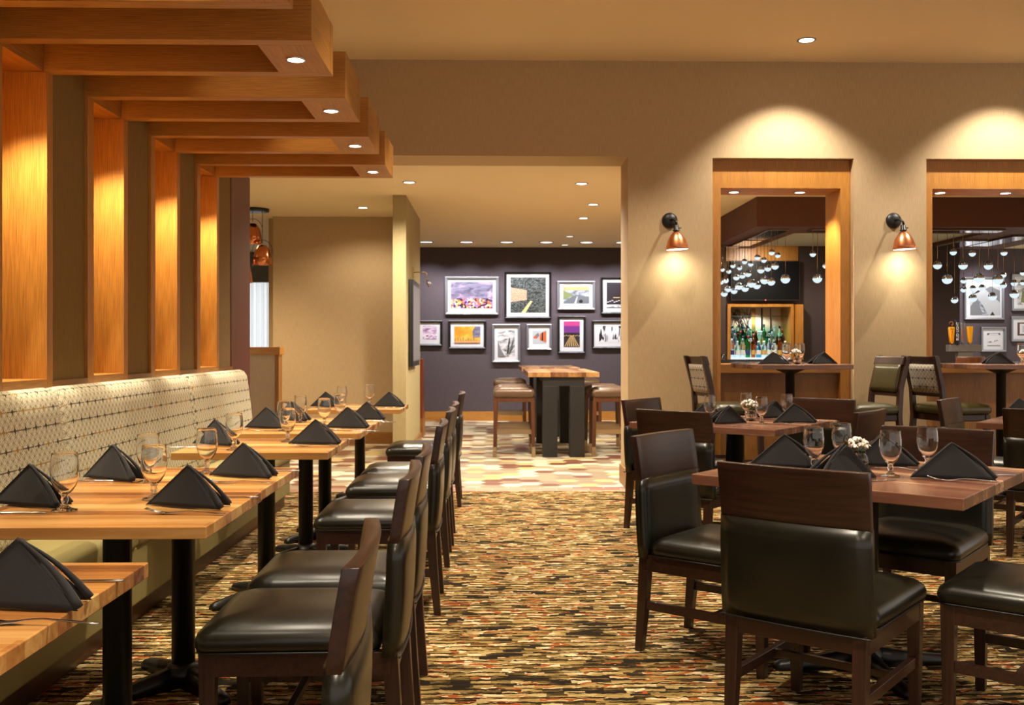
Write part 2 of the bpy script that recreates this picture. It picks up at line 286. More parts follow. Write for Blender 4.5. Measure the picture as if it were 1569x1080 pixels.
# ------------------------------------------------------------ structure
X_L = -2.04; WY = 8.5
st = lambda mb, name, m, **k: struct(mb.build(name, m, **k))
st(MB().box((-2.6, -3, -.1), (9, 8.42, 0)), 'floor_carpet', carpet)
st(MB().box((-7, 8.66, -.1), (9.5, 17.6, 0)), 'floor_tile', tile)
st(MB().box((-7, 8.42, -.1), (9.5, 8.66, 0)), 'floor_border', border)
ceiling = st(MB().box((-2.6, -3, CEIL_H), (9, 8.5, CEIL_H+.1)), 'ceiling', ceilM)
st(MB().box((-7, 8.972, COR_H), (9.5, 17.7, COR_H+.08)), 'ceiling_corridor', ceilM)
FR = [(3.11, 3.65), (4.02, 4.56), (4.95, 5.49), (5.86, 6.40), (6.77, 7.31)]   # timber frames (near, far)
FR0 = [(2.20, 2.74)] + FR
wl = MB()
edges = [-1.5] + [v for a in FR0 for v in a] + [7.69]
for i in range(0, len(edges), 2): wl.box((X_L-.3, edges[i], 0), (X_L-.006, edges[i+1], 2.74))
wl.box((X_L-.35, -1.5, 0), (X_L-.3, 8.3, CEIL_H)); wl.box((X_L-.3, -1.5, 2.74), (X_L-.006, 8.3, CEIL_H))
for a, b_ in FR0: wl.box((X_L-.3, a, 0), (X_L-.006, b_, 1.04))
wl.box((X_L-.3, 7.69, 2.68), (X_L-.006, 8.3, 2.75))
st(wl, 'wall_left', olive)
st(MB().box((X_L-.3, 7.69, 0), (X_L, 8.28, 2.66)), 'trim_1', maroon)
# far wall with the wide opening and two framed openings
WN = [(1.92, 3.16), (3.80, 5.04)]
wb = MB(); wb.box((-2.34, WY, COR_H), (1.18, WY+.47, CEIL_H)); wb.box((1.18, WY, 0), (1.92, WY+.47, CEIL_H))
wb.box((3.16, WY, 0), (3.80, WY+.47, CEIL_H)); wb.box((5.04, WY, 0), (9, WY+.47, CEIL_H))
for a, b_ in WN: wb.box((a, WY, 2.89), (b_, WY+.47, CEIL_H)); wb.box((a, WY+.2, 0), (b_, WY+.47, 1.0))
st(wb, 'wall_back', wallM)
bb = MB()
for a, b_ in ((1.18, 1.92), (3.16, 3.80), (5.04, 9)): bb.box((a-.012, WY-.015, 0), (b_, WY, .17))
bb.box((1.165, WY-.015, 0), (1.18, WY+.485, .17)); st(bb, 'baseboard_back', oakd[0], bevel=.003)
for k, (a, b_) in enumerate(WN):
    e = struct(empty('window_%d' % (k+1), ((a+b_)/2, WY+.08, 0))); w = (b_-a)/2-.004
    MB().box((-w, 0, 2.64), (w, .39, 2.888)).build('header', oak[2], e)
    for s_ in (-1, 1): MB().box((min(s_*w, s_*(w-.085)), 0, .19), (max(s_*w, s_*(w-.085)), .39, 2.64)).build('jamb', oak[2], e)
    MB().box((-w+.085, 0, 1.01), (w-.085, .39, 1.09)).build('sill', oakd[0], e, bevel=.003)
    MB().box((-w+.085, .07, .19), (w-.085, .1, 1.01)).build('apron_panel', oakd[2], e)
    MB().box((-w, -.01, 0), (w, .1, .19)).build('plinth', oakd[0], e, bevel=.003)
# corridor and gallery
st(MB().box((-2.80, 12.55, 0), (-1.05, 12.75, COR_H)), 'wall_corridor', wallM)
st(MB().box((-2.80, 12.53, 0), (-1.05, 12.55, .15)), 'baseboard_corridor', oakd[0])
st(MB().box((-1.09, 10.73, 0), (-.945, 12.8, COR_H)), 'wall_column', colM)
st(MB().box((-.945, 10.73, 0), (-.925, 12.8, .12)), 'baseboard_column', oakd[0])
st(MB().box((-2.9, 16.4, 0), (9.5, 16.6, COR_H)), 'wall_gallery', darkwall)
st(MB().box((-1.6, 16.375, 0), (9.5, 16.4, .155)), 'baseboard_gallery', oak[0])
st(MB().box((-2.9, 12.75, 0), (-2.8, 17.5, COR_H)), 'wall_partition', wallM)
wf = MB(); wf.box((-7, 17.5, 0), (-5.2, 17.65, COR_H)); wf.box((-3.2, 17.5, 0), (-2.9, 17.65, COR_H)); wf.box((-5.2, 17.5, 2.6), (-3.2, 17.65, COR_H)); wf.box((-5.2, 17.5, 0), (-3.2, 17.65, .3)); st(wf, 'wall_window', bluewall)
st(MB().box((-6.4, 8.97, 0), (-6.3, 17.5, COR_H)), 'wall_far_left', wallM)
st(MB().box((-6.3, 8.9, 0), (-2.34, 8.97, COR_H)), 'wall_side_left', wallM)
wn = struct(empty('window_3', (-4.2, 17.55, 0)))
MB().box((-1, -.01, .3), (1, .01, 2.6)).build('pane', tglass, wn)
fb = MB()
for x in (-1, -.34, .32, .96): fb.box((x, -.04, .3), (x+.04, .02, 2.6))
fb.box((-1, -.04, .3), (1, .02, .36)); fb.box((-1, -.04, 2.54), (1, .02, 2.6)); fb.build('window_frame', silver, wn)
MB().box((-5.3, 17.30, 2.37), (-3.0, 17.38, 2.9)).build('trim_2', bluewall)['kind'] = 'structure'
sheer = bpy.data.materials.new('sheer_curtain'); sheer.use_nodes = True; nt = sheer.node_tree; nt.nodes.clear()
t_ = N(nt, 'ShaderNodeBsdfTranslucent'); t_.inputs[0].default_value = lin((225, 232, 238)); d_ = N(nt, 'ShaderNodeBsdfTransparent'); mx_ = N(nt, 'ShaderNodeMixShader'); mx_.inputs[0].default_value = .12
o_ = N(nt, 'ShaderNodeOutputMaterial'); nt.links.new(t_.outputs[0], mx_.inputs[1]); nt.links.new(d_.outputs[0], mx_.inputs[2]); nt.links.new(mx_.outputs[0], o_.inputs[0])
cu = MB(); n = 150; rows = []
for z in (.25, 1.4, 2.5): rows.append([(-5.2+2.2*i/n, 17.40+.03*math.sin(i*.95)+.012*math.sin(i*2.3), z) for i in range(n+1)])
cu.loft(rows, True, False, False, closed=False); tag(cu.build('sheer_curtain', sheer), 'long white sheer curtain hanging in folds over the daylit window', 'curtain')
l = bpy.data.lights.new('daylight', 'AREA'); l.energy = 6; l.color = (.85, .93, 1); l.shape = 'RECTANGLE'; l.size = 2; l.size_y = 2.2
o = bpy.data.objects.new('daylight', l); C.objects.link(o); o.location = (-4.2, 18.1, 1.5); o.rotation_euler = (R(90), 0, R(180)); o.parent = None
# building across the street seen through the sheer: a pale facade
# half wall with timber cap
e = empty('half_wall', (-2.5, 9.0, 0), 0, 'beige half-height partition with an oak cap at the end of the banquette', 'partition')
MB().box((-.55, 0, 0), (.51, .14, 1.17)).build('panel', wallM, e); MB().box((.51, -.005, 0), (.545, .145, 1.17)).build('corner_trim', oakd[2], e); MB().box((-.6, -.03, 1.17), (.56, .17, 1.24)).build('cap', oak[0], e, bevel=.003)
# artwork strip beside the column, framed picture on the column, copper screen
e = empty('wall_art', (-1.27, 12.53, 1.0), 0, 'tall framed artwork with mottled silver edge half hidden behind the column', 'picture')
MB().box((0, -.03, 0), (.035, .02, 1.8)).build('frame', chrome, e, bevel=.003); MB().box((.035, -.01, 0), (.2, .02, 1.8)).build('print', blackm, e)
e = empty('column_picture', (-.94, 11.0, 1.02), 0, 'black framed picture hanging on the side of the olive column', 'picture')
MB().box((0, .0, 0), (.05, .98, .98)).build('frame', black, e, bevel=.004); MB().box((.05, .06, .06), (.052, .92, .92)).build('print', silver, e)
e = empty('picture_light', (-.945, 11.6, 2.12), 0, 'small brass swing-arm picture light on the column', 'lamp')
MB().box((0, -.03, -.06), (.015, .03, .06)).build('backplate', brass, e, bevel=.003)
MB().tube([(.01, 0, 0), (.14, 0, .005), (.165, 0, -.005), (.17, 0, -.10)], .006).build('arm', brass, e)
MB().lathe([(.010, 0), (.022, -.02), (.03, -.07)], 14, Matrix.Translation((.17, 0, -.10))@Matrix.Rotation(R(-35), 4, 'Y'), cap0=True, cap1=True).build('lamp_head', silver, e)
spot('bulb', (.06, 0, -.08), 3, WARM2, 110, .8, (.0, 0, -1), .02, e)
e = empty('copper_screen', (-1.005, 13.4, .25), 0, 'hammered copper edged screen behind the column', 'screen')
MB().box((0, 0, 0), (.05, .4, .82)).build('screen_panel', simple('hammered_copper', (178, 96, 62), .35, 1, bump=.8, bs=60), e, bevel=.004); MB().box((-.01, 0, -.25), (.06, .4, 0)).build('plinth', oakd[0], e)
# bar side: dark core wall with niche, ring soffit
BY = 13.2
bw = MB(); NX0, NX1 = 3.21, 4.05; NZ0, NZ1 = 1.06, 1.79
bw.box((2.6, BY, 0), (NX0, BY+.6, COR_H)); bw.box((NX1, BY, 0), (6.36, BY+.6, COR_H)); bw.box((NX0, BY, NZ1), (NX1, BY+.6, COR_H)); bw.box((NX0, BY, 0), (NX1, BY+.6, NZ0)); bw.box((NX0, BY+.5, NZ0), (NX1, BY+.6, NZ1)); st(bw, 'wall_bar', barwall)
rg = MB(); rg.box((2.92, 10.76, 2.57), (6.9, 11.4, COR_H)); rg.box((2.92, 11.4, 2.57), (3.53, BY, COR_H)); rg.box((5.79, 11.4, 2.57), (6.9, BY, COR_H)); st(rg, 'trim_3', soffM)
st(MB().box((3.53, 11.4, 2.605), (5.79, BY, 2.7)), 'trim_4', paleceil)
st(MB().box((3.16, BY-.02, 2.40), (4.14, BY, 2.60)), 'trim_5', oak[2])
def downlight(x, y, z, r, label, power=0, col=WARM2, ang=80, tgt=None, lm=None, group=None, name='recessed_downlight', blend=.6):
    e = empty(name, (x, y, z), 0, label, 'light', group)
    n = 20; MB().lathe([(r*1.25, 0), (r*1.25, -.004), (r*.98, -.006), (r*.98, 0)], n, cap0=False, cap1=False).build('trim_ring', silver, e)
    MB().lathe([(r, -.001), (r, -.003)], n).build('lens', lm or lens, e)
    if power: spot('bulb', (0, 0, -.02), power, col, ang, blend, tgt, .03, e)
    return e
def at(px, py, z=None, Y=None):   # point of the room seen at a pixel, on the height z or on the depth Y
    t = math.atan(30/1500.); c, s = math.cos(t), math.sin(t); u = (px-784.5)/1500; v = (530-py)/1500
    dx = s+u*c; dy = c-u*s; k = Y/dy if z is None else (z-1.25)/v
    return Vector((dx*k, dy*k, 1.25+v*k))
# ------------------------------------------------------------ timber portal frames over the banquette
ZB0, ZB1 = 2.50, 2.735
ords = ['nearest the camera, cut by the top edge', 'second from the camera', 'third from the camera', 'fourth from the camera', 'farthest one, by the maroon panel']
for i, (a, b_) in enumerate(FR):
    e = empty('timber_portal_frame', (0, a, 0), 0, 'oak box frame over the banquette tables, ' + ords[i], 'timber frame', 'oak portal frames')
    d = b_-a
    for nm, y0, y1 in (('near_beam', 0, .07), ('far_beam', d-.07, d)):
        MB().box((X_L, y0, ZB0), (-.74, y1, ZB1)).build(nm, oak[0], e, bevel=.002)
    MB().box((-.975, .07, ZB0), (-.742, d-.07, ZB1)).build('end_panel', oak[1], e)
    MB().box((X_L-.28, .0, ZB0+.0005), (X_L, d, ZB1)).build('top_block', oak[1], e)
    MB().box((X_L-.28, 0, 1.045), (X_L+.012, .075, ZB0)).build('near_upright', oak[2], e, bevel=.002)
    MB().box((X_L-.28, d-.06, 1.045), (X_L+.012, d, ZB0)).build('far_upright', oak[2], e, bevel=.002)
    MB().box((X_L-.28, .075, 1.10), (X_L-.26, d-.06, ZB0)).build('back_panel', oak[2], e)
    MB().box((X_L-.26, .075, 1.045), (X_L+.012, d-.06, 1.10)).build('sill', oak[1], e)
    dl = MB().lathe([(.036, ZB0+.002), (.036, ZB0-.003)], 20, Matrix.Translation((-.858, d/2, 0)), cap0=False).build('downlight_lens', lens, e)
    MB().lathe([(.044, ZB0), (.044, ZB0-.005), (.036, ZB0-.005)], 20, Matrix.Translation((-.858, d/2, 0)), cap0=False, cap1=False).build('downlight_ring', steel, e)
    spot('downlight_bulb', (-.858, d/2, ZB0-.02), 16, WARM2, 75, .7, None, .03, e)
    spot('niche_spot', (X_L-.035, .14, ZB0-.03), 44, (1, .86, .60), 88, .7, (X_L+.03, d-.16, 1.05), .02, e)
    spot('niche_spot', (X_L-.02, d/2, ZB0-.03), 46, (1, .92, .76), 24, .25, (X_L+.07, d/2, 1.05), .01, e)  # extra spot added to spill light onto the banquette top and sill
tr = MB()
for i in range(len(edges)//2): tr.box((X_L-.006, edges[2*i], 1.045), (X_L+.012, edges[2*i+1], 1.09))
struct(tr.build('trim_6', oakd[0]))
# ------------------------------------------------------------ banquette
e = empty('banquette', (0, 0, 0), 0, 'long built-in banquette with petal patterned back along the left wall', 'bench')
MB().box((X_L+.002, -1, .10), (-1.58, 7.68, .36)).build('base_panel', khaki, e, bevel=.01)
MB().box((X_L+.002, -1, 0), (-1.62, 7.66, .10)).build('kick', kickw, e)
def cush(y0, y1):
    mb = MB(); uv = []
    prof = [(-2.035, 1.035), (-2.0, 1.06), (-1.965, 1.068), (-1.93, 1.055), (-1.905, 1.02), (-1.895, .95), (-1.875, .8), (-1.86, .65), (-1.85, .5), (-1.87, .44)]
    ys = [y0, y0+.006, y0+.02, y0+.05] + [y0+.05+(y1-y0-.1)*k/12 for k in range(1, 12)] + [y1-.05, y1-.02, y1-.006, y1]
    rings = []
    for y in ys:
        ed = min(y-y0, y1-y); inset = .022*(max(0, 1-ed/.05))**2
        ring = []; L = 0; prev = None
        for x, z in prof:
            if prev: L += math.hypot(x-prev[0], z-prev[1])
            prev = (x, z); ring.append((x-inset*(1 if x > -2.03 else 0), y, z-(inset*.7 if z > .9 else 0))); uv.append((y, L))
        ring.append((-2.035, y, .44)); uv.append((y, L+.2)); rings.append(ring)
    mb.loft(rings); mb.uv = uv; return mb
for y0, y1 in ((-.9, .6), (.6, 2.48), (2.48, 4.37), (4.37, 6.22), (6.22, 7.69)): cush(y0, y1).build('back_cushion', uph, e)
for y0, y1 in ((-.9, 1.5), (1.5, 4.37), (4.37, 7.69)):
    mb = MB(); ring = lambda dx, z: [(p[0], p[1], z) for p in rrect(.34-2*dx, y1-y0-2*dx, .03, cx=-1.73, cy=(y0+y1)/2)]
    mb.loft([ring(.01, .36), ring(0, .38), ring(0, .44), ring(.012, .465), ring(.05, .478)]); mb.build('seat_cushion', khaki, e)
# ------------------------------------------------------------ dining chair
def cpanel(z0, z1, yf, wf, thick, bow, nu=12, nv=6, puff=0, rnd=.0):
    mb = MB(); rings = []
    for j in range(nv+1):
        t = j/nv; z = z0+(z1-z0)*t; w = wf(t); yc = yf(t); ring = []; pin = 1-(puff*(abs(2*t-1)**6)) if puff else 1
        th = thick*pin
        for k in range(nu+1):
            u = -1+2*k/nu; ring.append((u*w/2, yc+bow*u*u+th/2*(1-(.35*abs(u)**8 if puff else 0)), z))
        for k in range(nu, -1, -1):
            u = -1+2*k/nu; ring.append((u*w/2, yc+bow*u*u-th/2*(1-(.35*abs(u)**8 if puff else 0)), z))
        rings.append(ring)
    n = len(rings[0])
    mb.loft(rings, True, True, True); return mb
def make_chair():
    e = empty('dining_chair', (0, 0, 0))
    mb = MB(); rg = lambda w, d, z, cy=.025: [(x*(1-.04*(.25-y)), y, z) for x, y in rrect(w, d, .04, 5, 0, cy)]
    mb.loft([rg(.47, .50, .402), rg(.485, .515, .414), rg(.487, .517, .432), rg(.475, .505, .450), rg(.44, .47, .465), rg(.36, .39, .481), rg(.22, .25, .490), rg(.08, .1, .493)])
    sc = mb.build('seat', leather, e)
    p = [(x, y, .402) for x, y in rrect(.474, .504, .04, 5, 0, .025)]; MB().tube(p+[p[0]], .0035, 6).build('piping', black, sc)
    fb = MB(); fb.box((-.215, .22, .335), (.215, .255, .40)); fb.box((-.215, -.280, .335), (.215, -.25, .388)); fb.box((-.228, -.26, .335), (-.195, .24, .40)); fb.box((.195, -.26, .335), (.228, .24, .40))
    fb.build('seat_frame', darkx, e, bevel=.002)
    for s_ in (-1, 1):
        MB().bar((s_*.207, .245, 0), (s_*.207, .245, .40), .032, .046).build('leg', dark, e, bevel=.002)
        lb = MB()
        lb.loft([[(s_*.205-w/2, y-w/2, z), (s_*.205+w/2, y-w/2, z), (s_*.205+w/2, y+w/2, z), (s_*.205-w/2, y+w/2, z)] for y, z, w in ((-.290, 0, .032), (-.272, .2, .04), (-.259, .395, .044))], False)
        lb.build('leg', dark, e, bevel=.002)
        MB().box((s_*.207-.011, -.27, .175), (s_*.207+.011, .235, .21)).build('stretcher', darkx, e, bevel=.002)
    MB().box((-.205, .03, .18), (.205, .052, .205)).build('stretcher', darkx, e, bevel=.002)
    f = lambda t: -.268-.016*t - .004*math.sin(math.pi*t)
    b_ = cpanel(.388, .707, f, lambda t: .482-.004*t, .062, .012, puff=.12).build('backrest', leather, e)
    pp = [(u/10*.242, -.268-.031+.012*(u/10)**2, .389) for u in range(-10, 11)]; MB().tube(pp, .0035, 6).build('piping', black, b_)
    g = cpanel(.700, .88, lambda t: -.290-.022*t-.006*t*t, lambda t: .478+.004*t, .030, .018).build('top_rail', darkx, e, bevel=.002)
    return freeze(e)
chair0 = make_chair(); used = [False]
def place(proto, flag, x, y, face, label, group):
    rz = math.atan2(-face[0], face[1])
    if not flag[0]:
        flag[0] = True; proto.location = (x, y, 0); proto.rotation_euler = (0, 0, rz); tag(proto, label, 'chair' if proto.name.startswith('dining') else 'bar stool', group); return proto
    o = dup(proto, (x, y, 0), rz, label, group); o['category'] = 'chair' if proto.name.startswith('dining') else 'bar stool'; return o
GL = 'olive leather chairs facing the banquette tables'
for y, lb in ((1.86, 'first in the banquette row, only its backrest in view'), (2.95, 'second in the banquette row, its whole seat closest to the camera'), (3.52, 'third from the camera along the banquette tables'),
              (4.76, 'fourth from the camera along the banquette tables'), (5.74, 'fifth from the camera along the banquette tables'), (6.34, 'sixth from the camera along the banquette tables'), (7.81, 'last of the row, standing at the farthest banquette table')):
    place(chair0, used, -.548, y, (-1, -.05 if y < 2 else -.015), 'olive leather dining chair, ' + lb, GL)
GR = 'olive leather chairs at the angled tables'
a40 = R(40); F1 = (math.sin(a40), math.cos(a40)); F2 = (math.cos(a40), -math.sin(a40))   # into the room, and toward the lower right
def chair_back(pt, f, lb):   # pt is the middle of the top rail
    place(chair0, used, pt[0]+f[0]*.32, pt[1]+f[1]*.32, f, 'olive leather dining chair ' + lb, GR)
neg = lambda f: (-f[0], -f[1])
chair_back((.90, 2.967), F1, 'in front, its broad back hiding the nearest angled table')
chair_back((.715, 4.19), F2, 'at the left corner of the nearest angled table, facing right')
chair_back((2.02, 4.40), neg(F1), 'behind the nearest angled table, facing the camera')
place(chair0, used, 1.625+F2[0]*.27, 3.385+F2[1]*.27, neg(F2), 'olive leather dining chair cut by the right edge, only its seat in front in view', GR)
chair_back((1.02, 5.57), F1, 'backing onto the left chair, before the middle angled table')
chair_back((1.03, 6.88), F2, 'at the far left corner of the middle angled table')
chair_back((2.33, 6.87), neg(F1), 'behind the middle angled table, its dark rail below the window sill')
chair_back((2.19, 5.57), neg(F2), 'at the right of the middle angled table, below the stools')
chair_back((3.17, 6.79), F2, 'left of the far right angled table, facing right')
chair_back((3.21, 5.60), F1, 'cut by the right edge, backing the far right table')
# ------------------------------------------------------------ tables
def table(pts_c, w, d, rz, z, topm, label, group=None, th=.034, pole_r=.042, arms=.30, name='dining_table', rot_arm=45, cat='table'):
    e = empty(name, (pts_c[0], pts_c[1], 0), rz, label, cat, group)
    MB().box((-w/2, -d/2, z-th), (w/2, d/2, z)).build('tabletop', topm, e, bevel=.0025)
    MB().lathe([(pole_r, .05), (pole_r, z-th-.02), (pole_r+.03, z-th-.018), (pole_r+.03, z-th-.001)], 28).build('pole', black, e)
    mb = MB(); mb.lathe([(.07, .03), (.07, .055), (.055, .075), (pole_r+.002, .085)], 28)
    for k in range(4):
        m = Matrix.Rotation(R(rot_arm+90*k), 4, 'Z'); rings = []
        for x, w_, h in ((.03, .062, .075), (.12, .058, .062), (.22, .056, .045), (arms-.02, .054, .034), (arms, .040, .024)):
            rings.append([(x, -w_/2, 0), (x, w_/2, 0), (x, w_/2, h*.6), (x, w_/4, h), (x, -w_/4, h), (x, -w_/2, h*.6)])
        mb.loft(rings, True, m=m)
    mb.build('cross_base', black, e, bevel=0); return e
GT = 'oak-toned tables along the banquette'
TL = [(1.555, 2.235, -.779, 'nearest banquette table, its butcher-block top cut off at the lower left'), (2.669, 3.310, -.776, 'second banquette table from the camera, near half of a pushed-together pair'), (3.316, 3.968, -.782, 'third banquette table from the camera, far half of the near pair'),
      (4.525, 5.20, -.757, 'fourth banquette table from the camera, standing alone between two pushed-together pairs'), (5.50, 6.112, -.742, 'fifth banquette table from the camera, near half of the far pair'), (6.118, 6.734, -.735, 'sixth banquette table from the camera, far half of the far pair'), (7.57, 8.25, -.707, 'last banquette table, light wood, in front of the beige wall')]
for y0, y1, xr, lb in TL:
    table((xr-.36, (y0+y1)/2), .72, y1-y0, 0, .76, topL, lb, GT)
GT2 = 'walnut tables set diagonally'
rzT = -a40
def atable(L, F, size, lb):   # left corner, front corner
    cx = (L[0]+F[0])/2+F1[0]*size/2; cy = (L[1]+F[1])/2+F1[1]*size/2
    return table((cx, cy), size, size, rzT, .76, topR, lb, GT2, th=.04, pole_r=.055, arms=.36, rot_arm=45), (cx, cy)
atable((.765, 3.74), (1.508, 3.105), .975, 'nearest walnut table set diagonally, laid with four black napkins')
atable((.88, 6.30), (1.643, 5.666), .99, 'middle walnut table set diagonally in front of the first wall opening')
atable((3.10, 6.24), (3.86, 5.60), .97, 'far right walnut table, only its left corner in view')
HT = []
for k, (x, y, lb) in enumerate(((2.47, 8.08, 'tall walnut bar table on a black pole under the left wall opening'), (4.24, 8.08, 'tall walnut bar table on a black pole under the right wall opening'))):
    HT.append(table((x, y), .76, .72, R(6), 1.10, topR, lb, 'bar tables below the openings', th=.036, pole_r=.038, arms=.27, name='bar_table'))
    o = MB().lathe([(.04, 1.02), (.12, 1.055), (.125, 1.064)], 24).build('top_bracket', black, HT[-1])
# ------------------------------------------------------------ bar stools with backs
def make_stool():
    e = empty('bar_stool', (0, 0, 0))
    mb = MB(); rg = lambda w, d, z: [(x, y, z) for x, y in rrect(w, d, .07, 6, 0, .02)]
    mb.loft([rg(.44, .44, .70), rg(.46, .46, .715), rg(.46, .46, .745), rg(.43, .43, .768), rg(.34, .34, .782), rg(.15, .15, .788)]); mb.build('seat', leather2, e)
    MB().box((-.20, -.19, .64), (.20, .22, .70)).build('seat_frame', dark, e, bevel=.01)
    for s_ in (-1, 1):
        MB().bar((s_*.20, .22, 0), (s_*.185, .20, .69), .034, .044).build('leg', dark, e, bevel=.002)
        lb = MB(); lb.loft([[(s_*x-w/2, y-w/2, z), (s_*x+w/2, y-w/2, z), (s_*x+w/2, y+w/2, z), (s_*x-w/2, y+w/2, z)] for x, y, z, w in ((.20, -.26, 0, .032), (.19, -.20, .68, .042), (.185, -.22, .9, .038), (.19, -.29, 1.17, .034))], False)
        lb.build('leg', dark, e, bevel=.002)
        MB().box((s_*.19-.01, -.22, .3), (s_*.19+.01, .21, .33)).build('stretcher', dark, e)
    MB().box((-.19, .20, .26), (.19, .225, .29)).build('footrest', dark, e)
    cpanel(1.095, 1.165, lambda t: -.262-.02*t, lambda t: .37, .026, .02).build('top_rail', dark, e, bevel=.002)
    cpanel(.84, .875, lambda t: -.212-.004*t, lambda t: .35, .024, .01).build('lower_rail', dark, e)
    cpanel(.875, 1.10, lambda t: -.205-.048*t, lambda t: .34, .035, .014, puff=.3).build('back_pad', leather2, e)
    cpanel(.87, 1.10, lambda t: -.232-.046*t, lambda t: .335, .03, .012, puff=.2).build('outer_back', uph2, e)
    return freeze(e)
stool0 = make_stool(); us = [False]; GS = 'bar stools at the tall tables'
place(stool0, us, 1.94, 8.05, (.985, .17), 'dark wood bar stool with petal patterned back, left of the tall table, by the sconce', GS)
place(stool0, us, 3.05, 8.0, (-.97, -.24), 'dark wood bar stool showing its green leather back, right of the first tall table', GS)
place(stool0, us, 3.77, 8.0, (.97, .24), 'dark wood bar stool with petal patterned outer back, left of the second tall table', GS)
# ------------------------------------------------------------ gallery tables and backless stools
for y0, y1, lb in ((10.95, 12.75, 'tall communal table with striped block top and black slab legs, nearer of two'), (13.4, 15.0, 'tall communal table behind the nearer one, its top just showing')):
    e = empty('communal_table', (.80, (y0+y1)/2, 0), 0, lb, 'table', 'communal tables'); d = (y1-y0)/2
    MB().box((-.40, -d, .90), (.40, d, .955)).build('tabletop', topG, e, bevel=.003)
    for yy_ in (-d+.02, d-.18):
        for s_ in (-1, 1): MB().box((min(s_*.07+.0, s_*.235), yy_, 0), (max(s_*.07, s_*.235), yy_+.16, .80)).build('leg', blackm, e, bevel=.003)
        MB().box((-.235, yy_, .80), (.235, yy_+.16, .90)).build('leg_rail', blackm, e, bevel=.003)
    MB().box((-.2, -d+.18, .82), (.2, d-.18, .90)).build('apron', blackm, e)
def make_bstool():
    e = empty('backless_stool', (0, 0, 0)); rg = lambda w, d, z: [(x, y, z) for x, y in rrect(w, d, .04, 5)]
    MB().loft([rg(.44, .40, .665), rg(.47, .43, .69), rg(.47, .43, .73), rg(.44, .40, .76), rg(.3, .27, .785), rg(.12, .1, .79)]).build('seat', stoolL, e)
    MB().box((-.225, -.2, .62), (.225, .2, .67)).build('seat_frame', brownw, e, bevel=.002)
    for sx in (-1, 1):
        for sy in (-1, 1):
            MB().bar((sx*.218, sy*.185, .0), (sx*.208, sy*.178, .63), .036, .046).build('leg', brownw, e, bevel=.002)
            MB().box((sx*.218-.021, sy*.185-.021, 0), (sx*.218+.021, sy*.185+.021, .115)).build('foot_cap', bronzemetal, e, bevel=.001)
        MB().box((-.2, sx*.18-.01, .26), (.2, sx*.18+.01, .31)).build('footrest', bronzemetal, e)
    return freeze(e)
bs0 = make_bstool(); first = True
for x, y, lb in ((.245, 11.2, 'nearest stool on the left of the communal table'), (.255, 11.95, 'middle stool on the left of the communal tables'), (.25, 14.2, 'farthest stool on the left, by the gallery wall'),
                 (1.36, 11.2, 'nearest stool on the right, partly behind the wall edge'), (1.34, 11.95, 'middle stool on the right of the communal tables'), (1.33, 14.2, 'farthest stool on the right, by the gallery wall')):
    lb = 'backless brown leather ' + lb
    if first: bs0.location = (x, y, 0); tag(bs0, lb, 'bar stool', 'backless stools'); first = False
    else: dup(bs0, (x, y, 0), 0, lb, 'backless stools')['category'] = 'bar stool'
# ------------------------------------------------------------ place settings
def make_napkin():
    mb = MB(); A = Vector((0, 0, .128)); Sx = Vector((-.138, 0, .003))
    def panel(P, side, off=0, sc=1):
        P = Vector(P); nrm = (P-Sx).cross(A-Sx).normalized()*side; n = 10; rows = []
        for i in range(n+1):
            t = i/n*sc+(1-sc)*.3; t = min(t, 1); Lp = A.lerp(Sx, t); Rp = A.lerp(P, t); row = []
            for j in range(n+1):
                s = j/n; b_ = nrm*(.012*math.sin(math.pi*s)*t + .004*(s**3)*t+off); q = Lp.lerp(Rp, s)+b_; q.z = max(q.z, .002); row.append(tuple(q))
            rows.append(row)
        back = [[tuple(Vector(p)-nrm*.005) for p in r] for r in rows]
        for i in range(n+1): rows[i] = rows[i]+back[i][::-1]
        mb.loft(rows, True)
    panel((.135, -.050, .003), 1); panel((.126, .030, .003), -1)
    panel((.118, -.016, .003), 1, -.012, .93)
    o = mb.build('folded_napkin', napkin)
    h = MB()
    for P, r0 in (((.134, -.046, .009), .0075), ((.125, .030, .008), .006)):
        P = Vector(P); pts = []; rr = []
        for i in range(13):
            t = i/12; q = A.lerp(P, t); q += Vector((.010*math.sin(math.pi*t), 0, .004*math.sin(math.pi*t))); pts.append(q); rr.append(.0022+r0*t)
        h.tube(pts, rr, 8)
    h.build('rolled_edge', napkin, o); return freeze(o)
nap0 = make_napkin(); fn = [True]; GN = 'charcoal napkins on the tables'
def put_nap(px, py, z, deg, label, sc=1, back=0.0):
    p = at(px, py, z); p.y += .045
    s = (sc, sc, sc)
    if fn[0]: fn[0] = False; nap0.location = p; nap0.rotation_euler = (0, 0, R(deg)); nap0.scale = s; tag(nap0, label, 'napkin', GN); return
    o = dup(nap0, p, R(deg), label, GN, s); o['category'] = 'napkin'
NP = 'black folded napkin, '
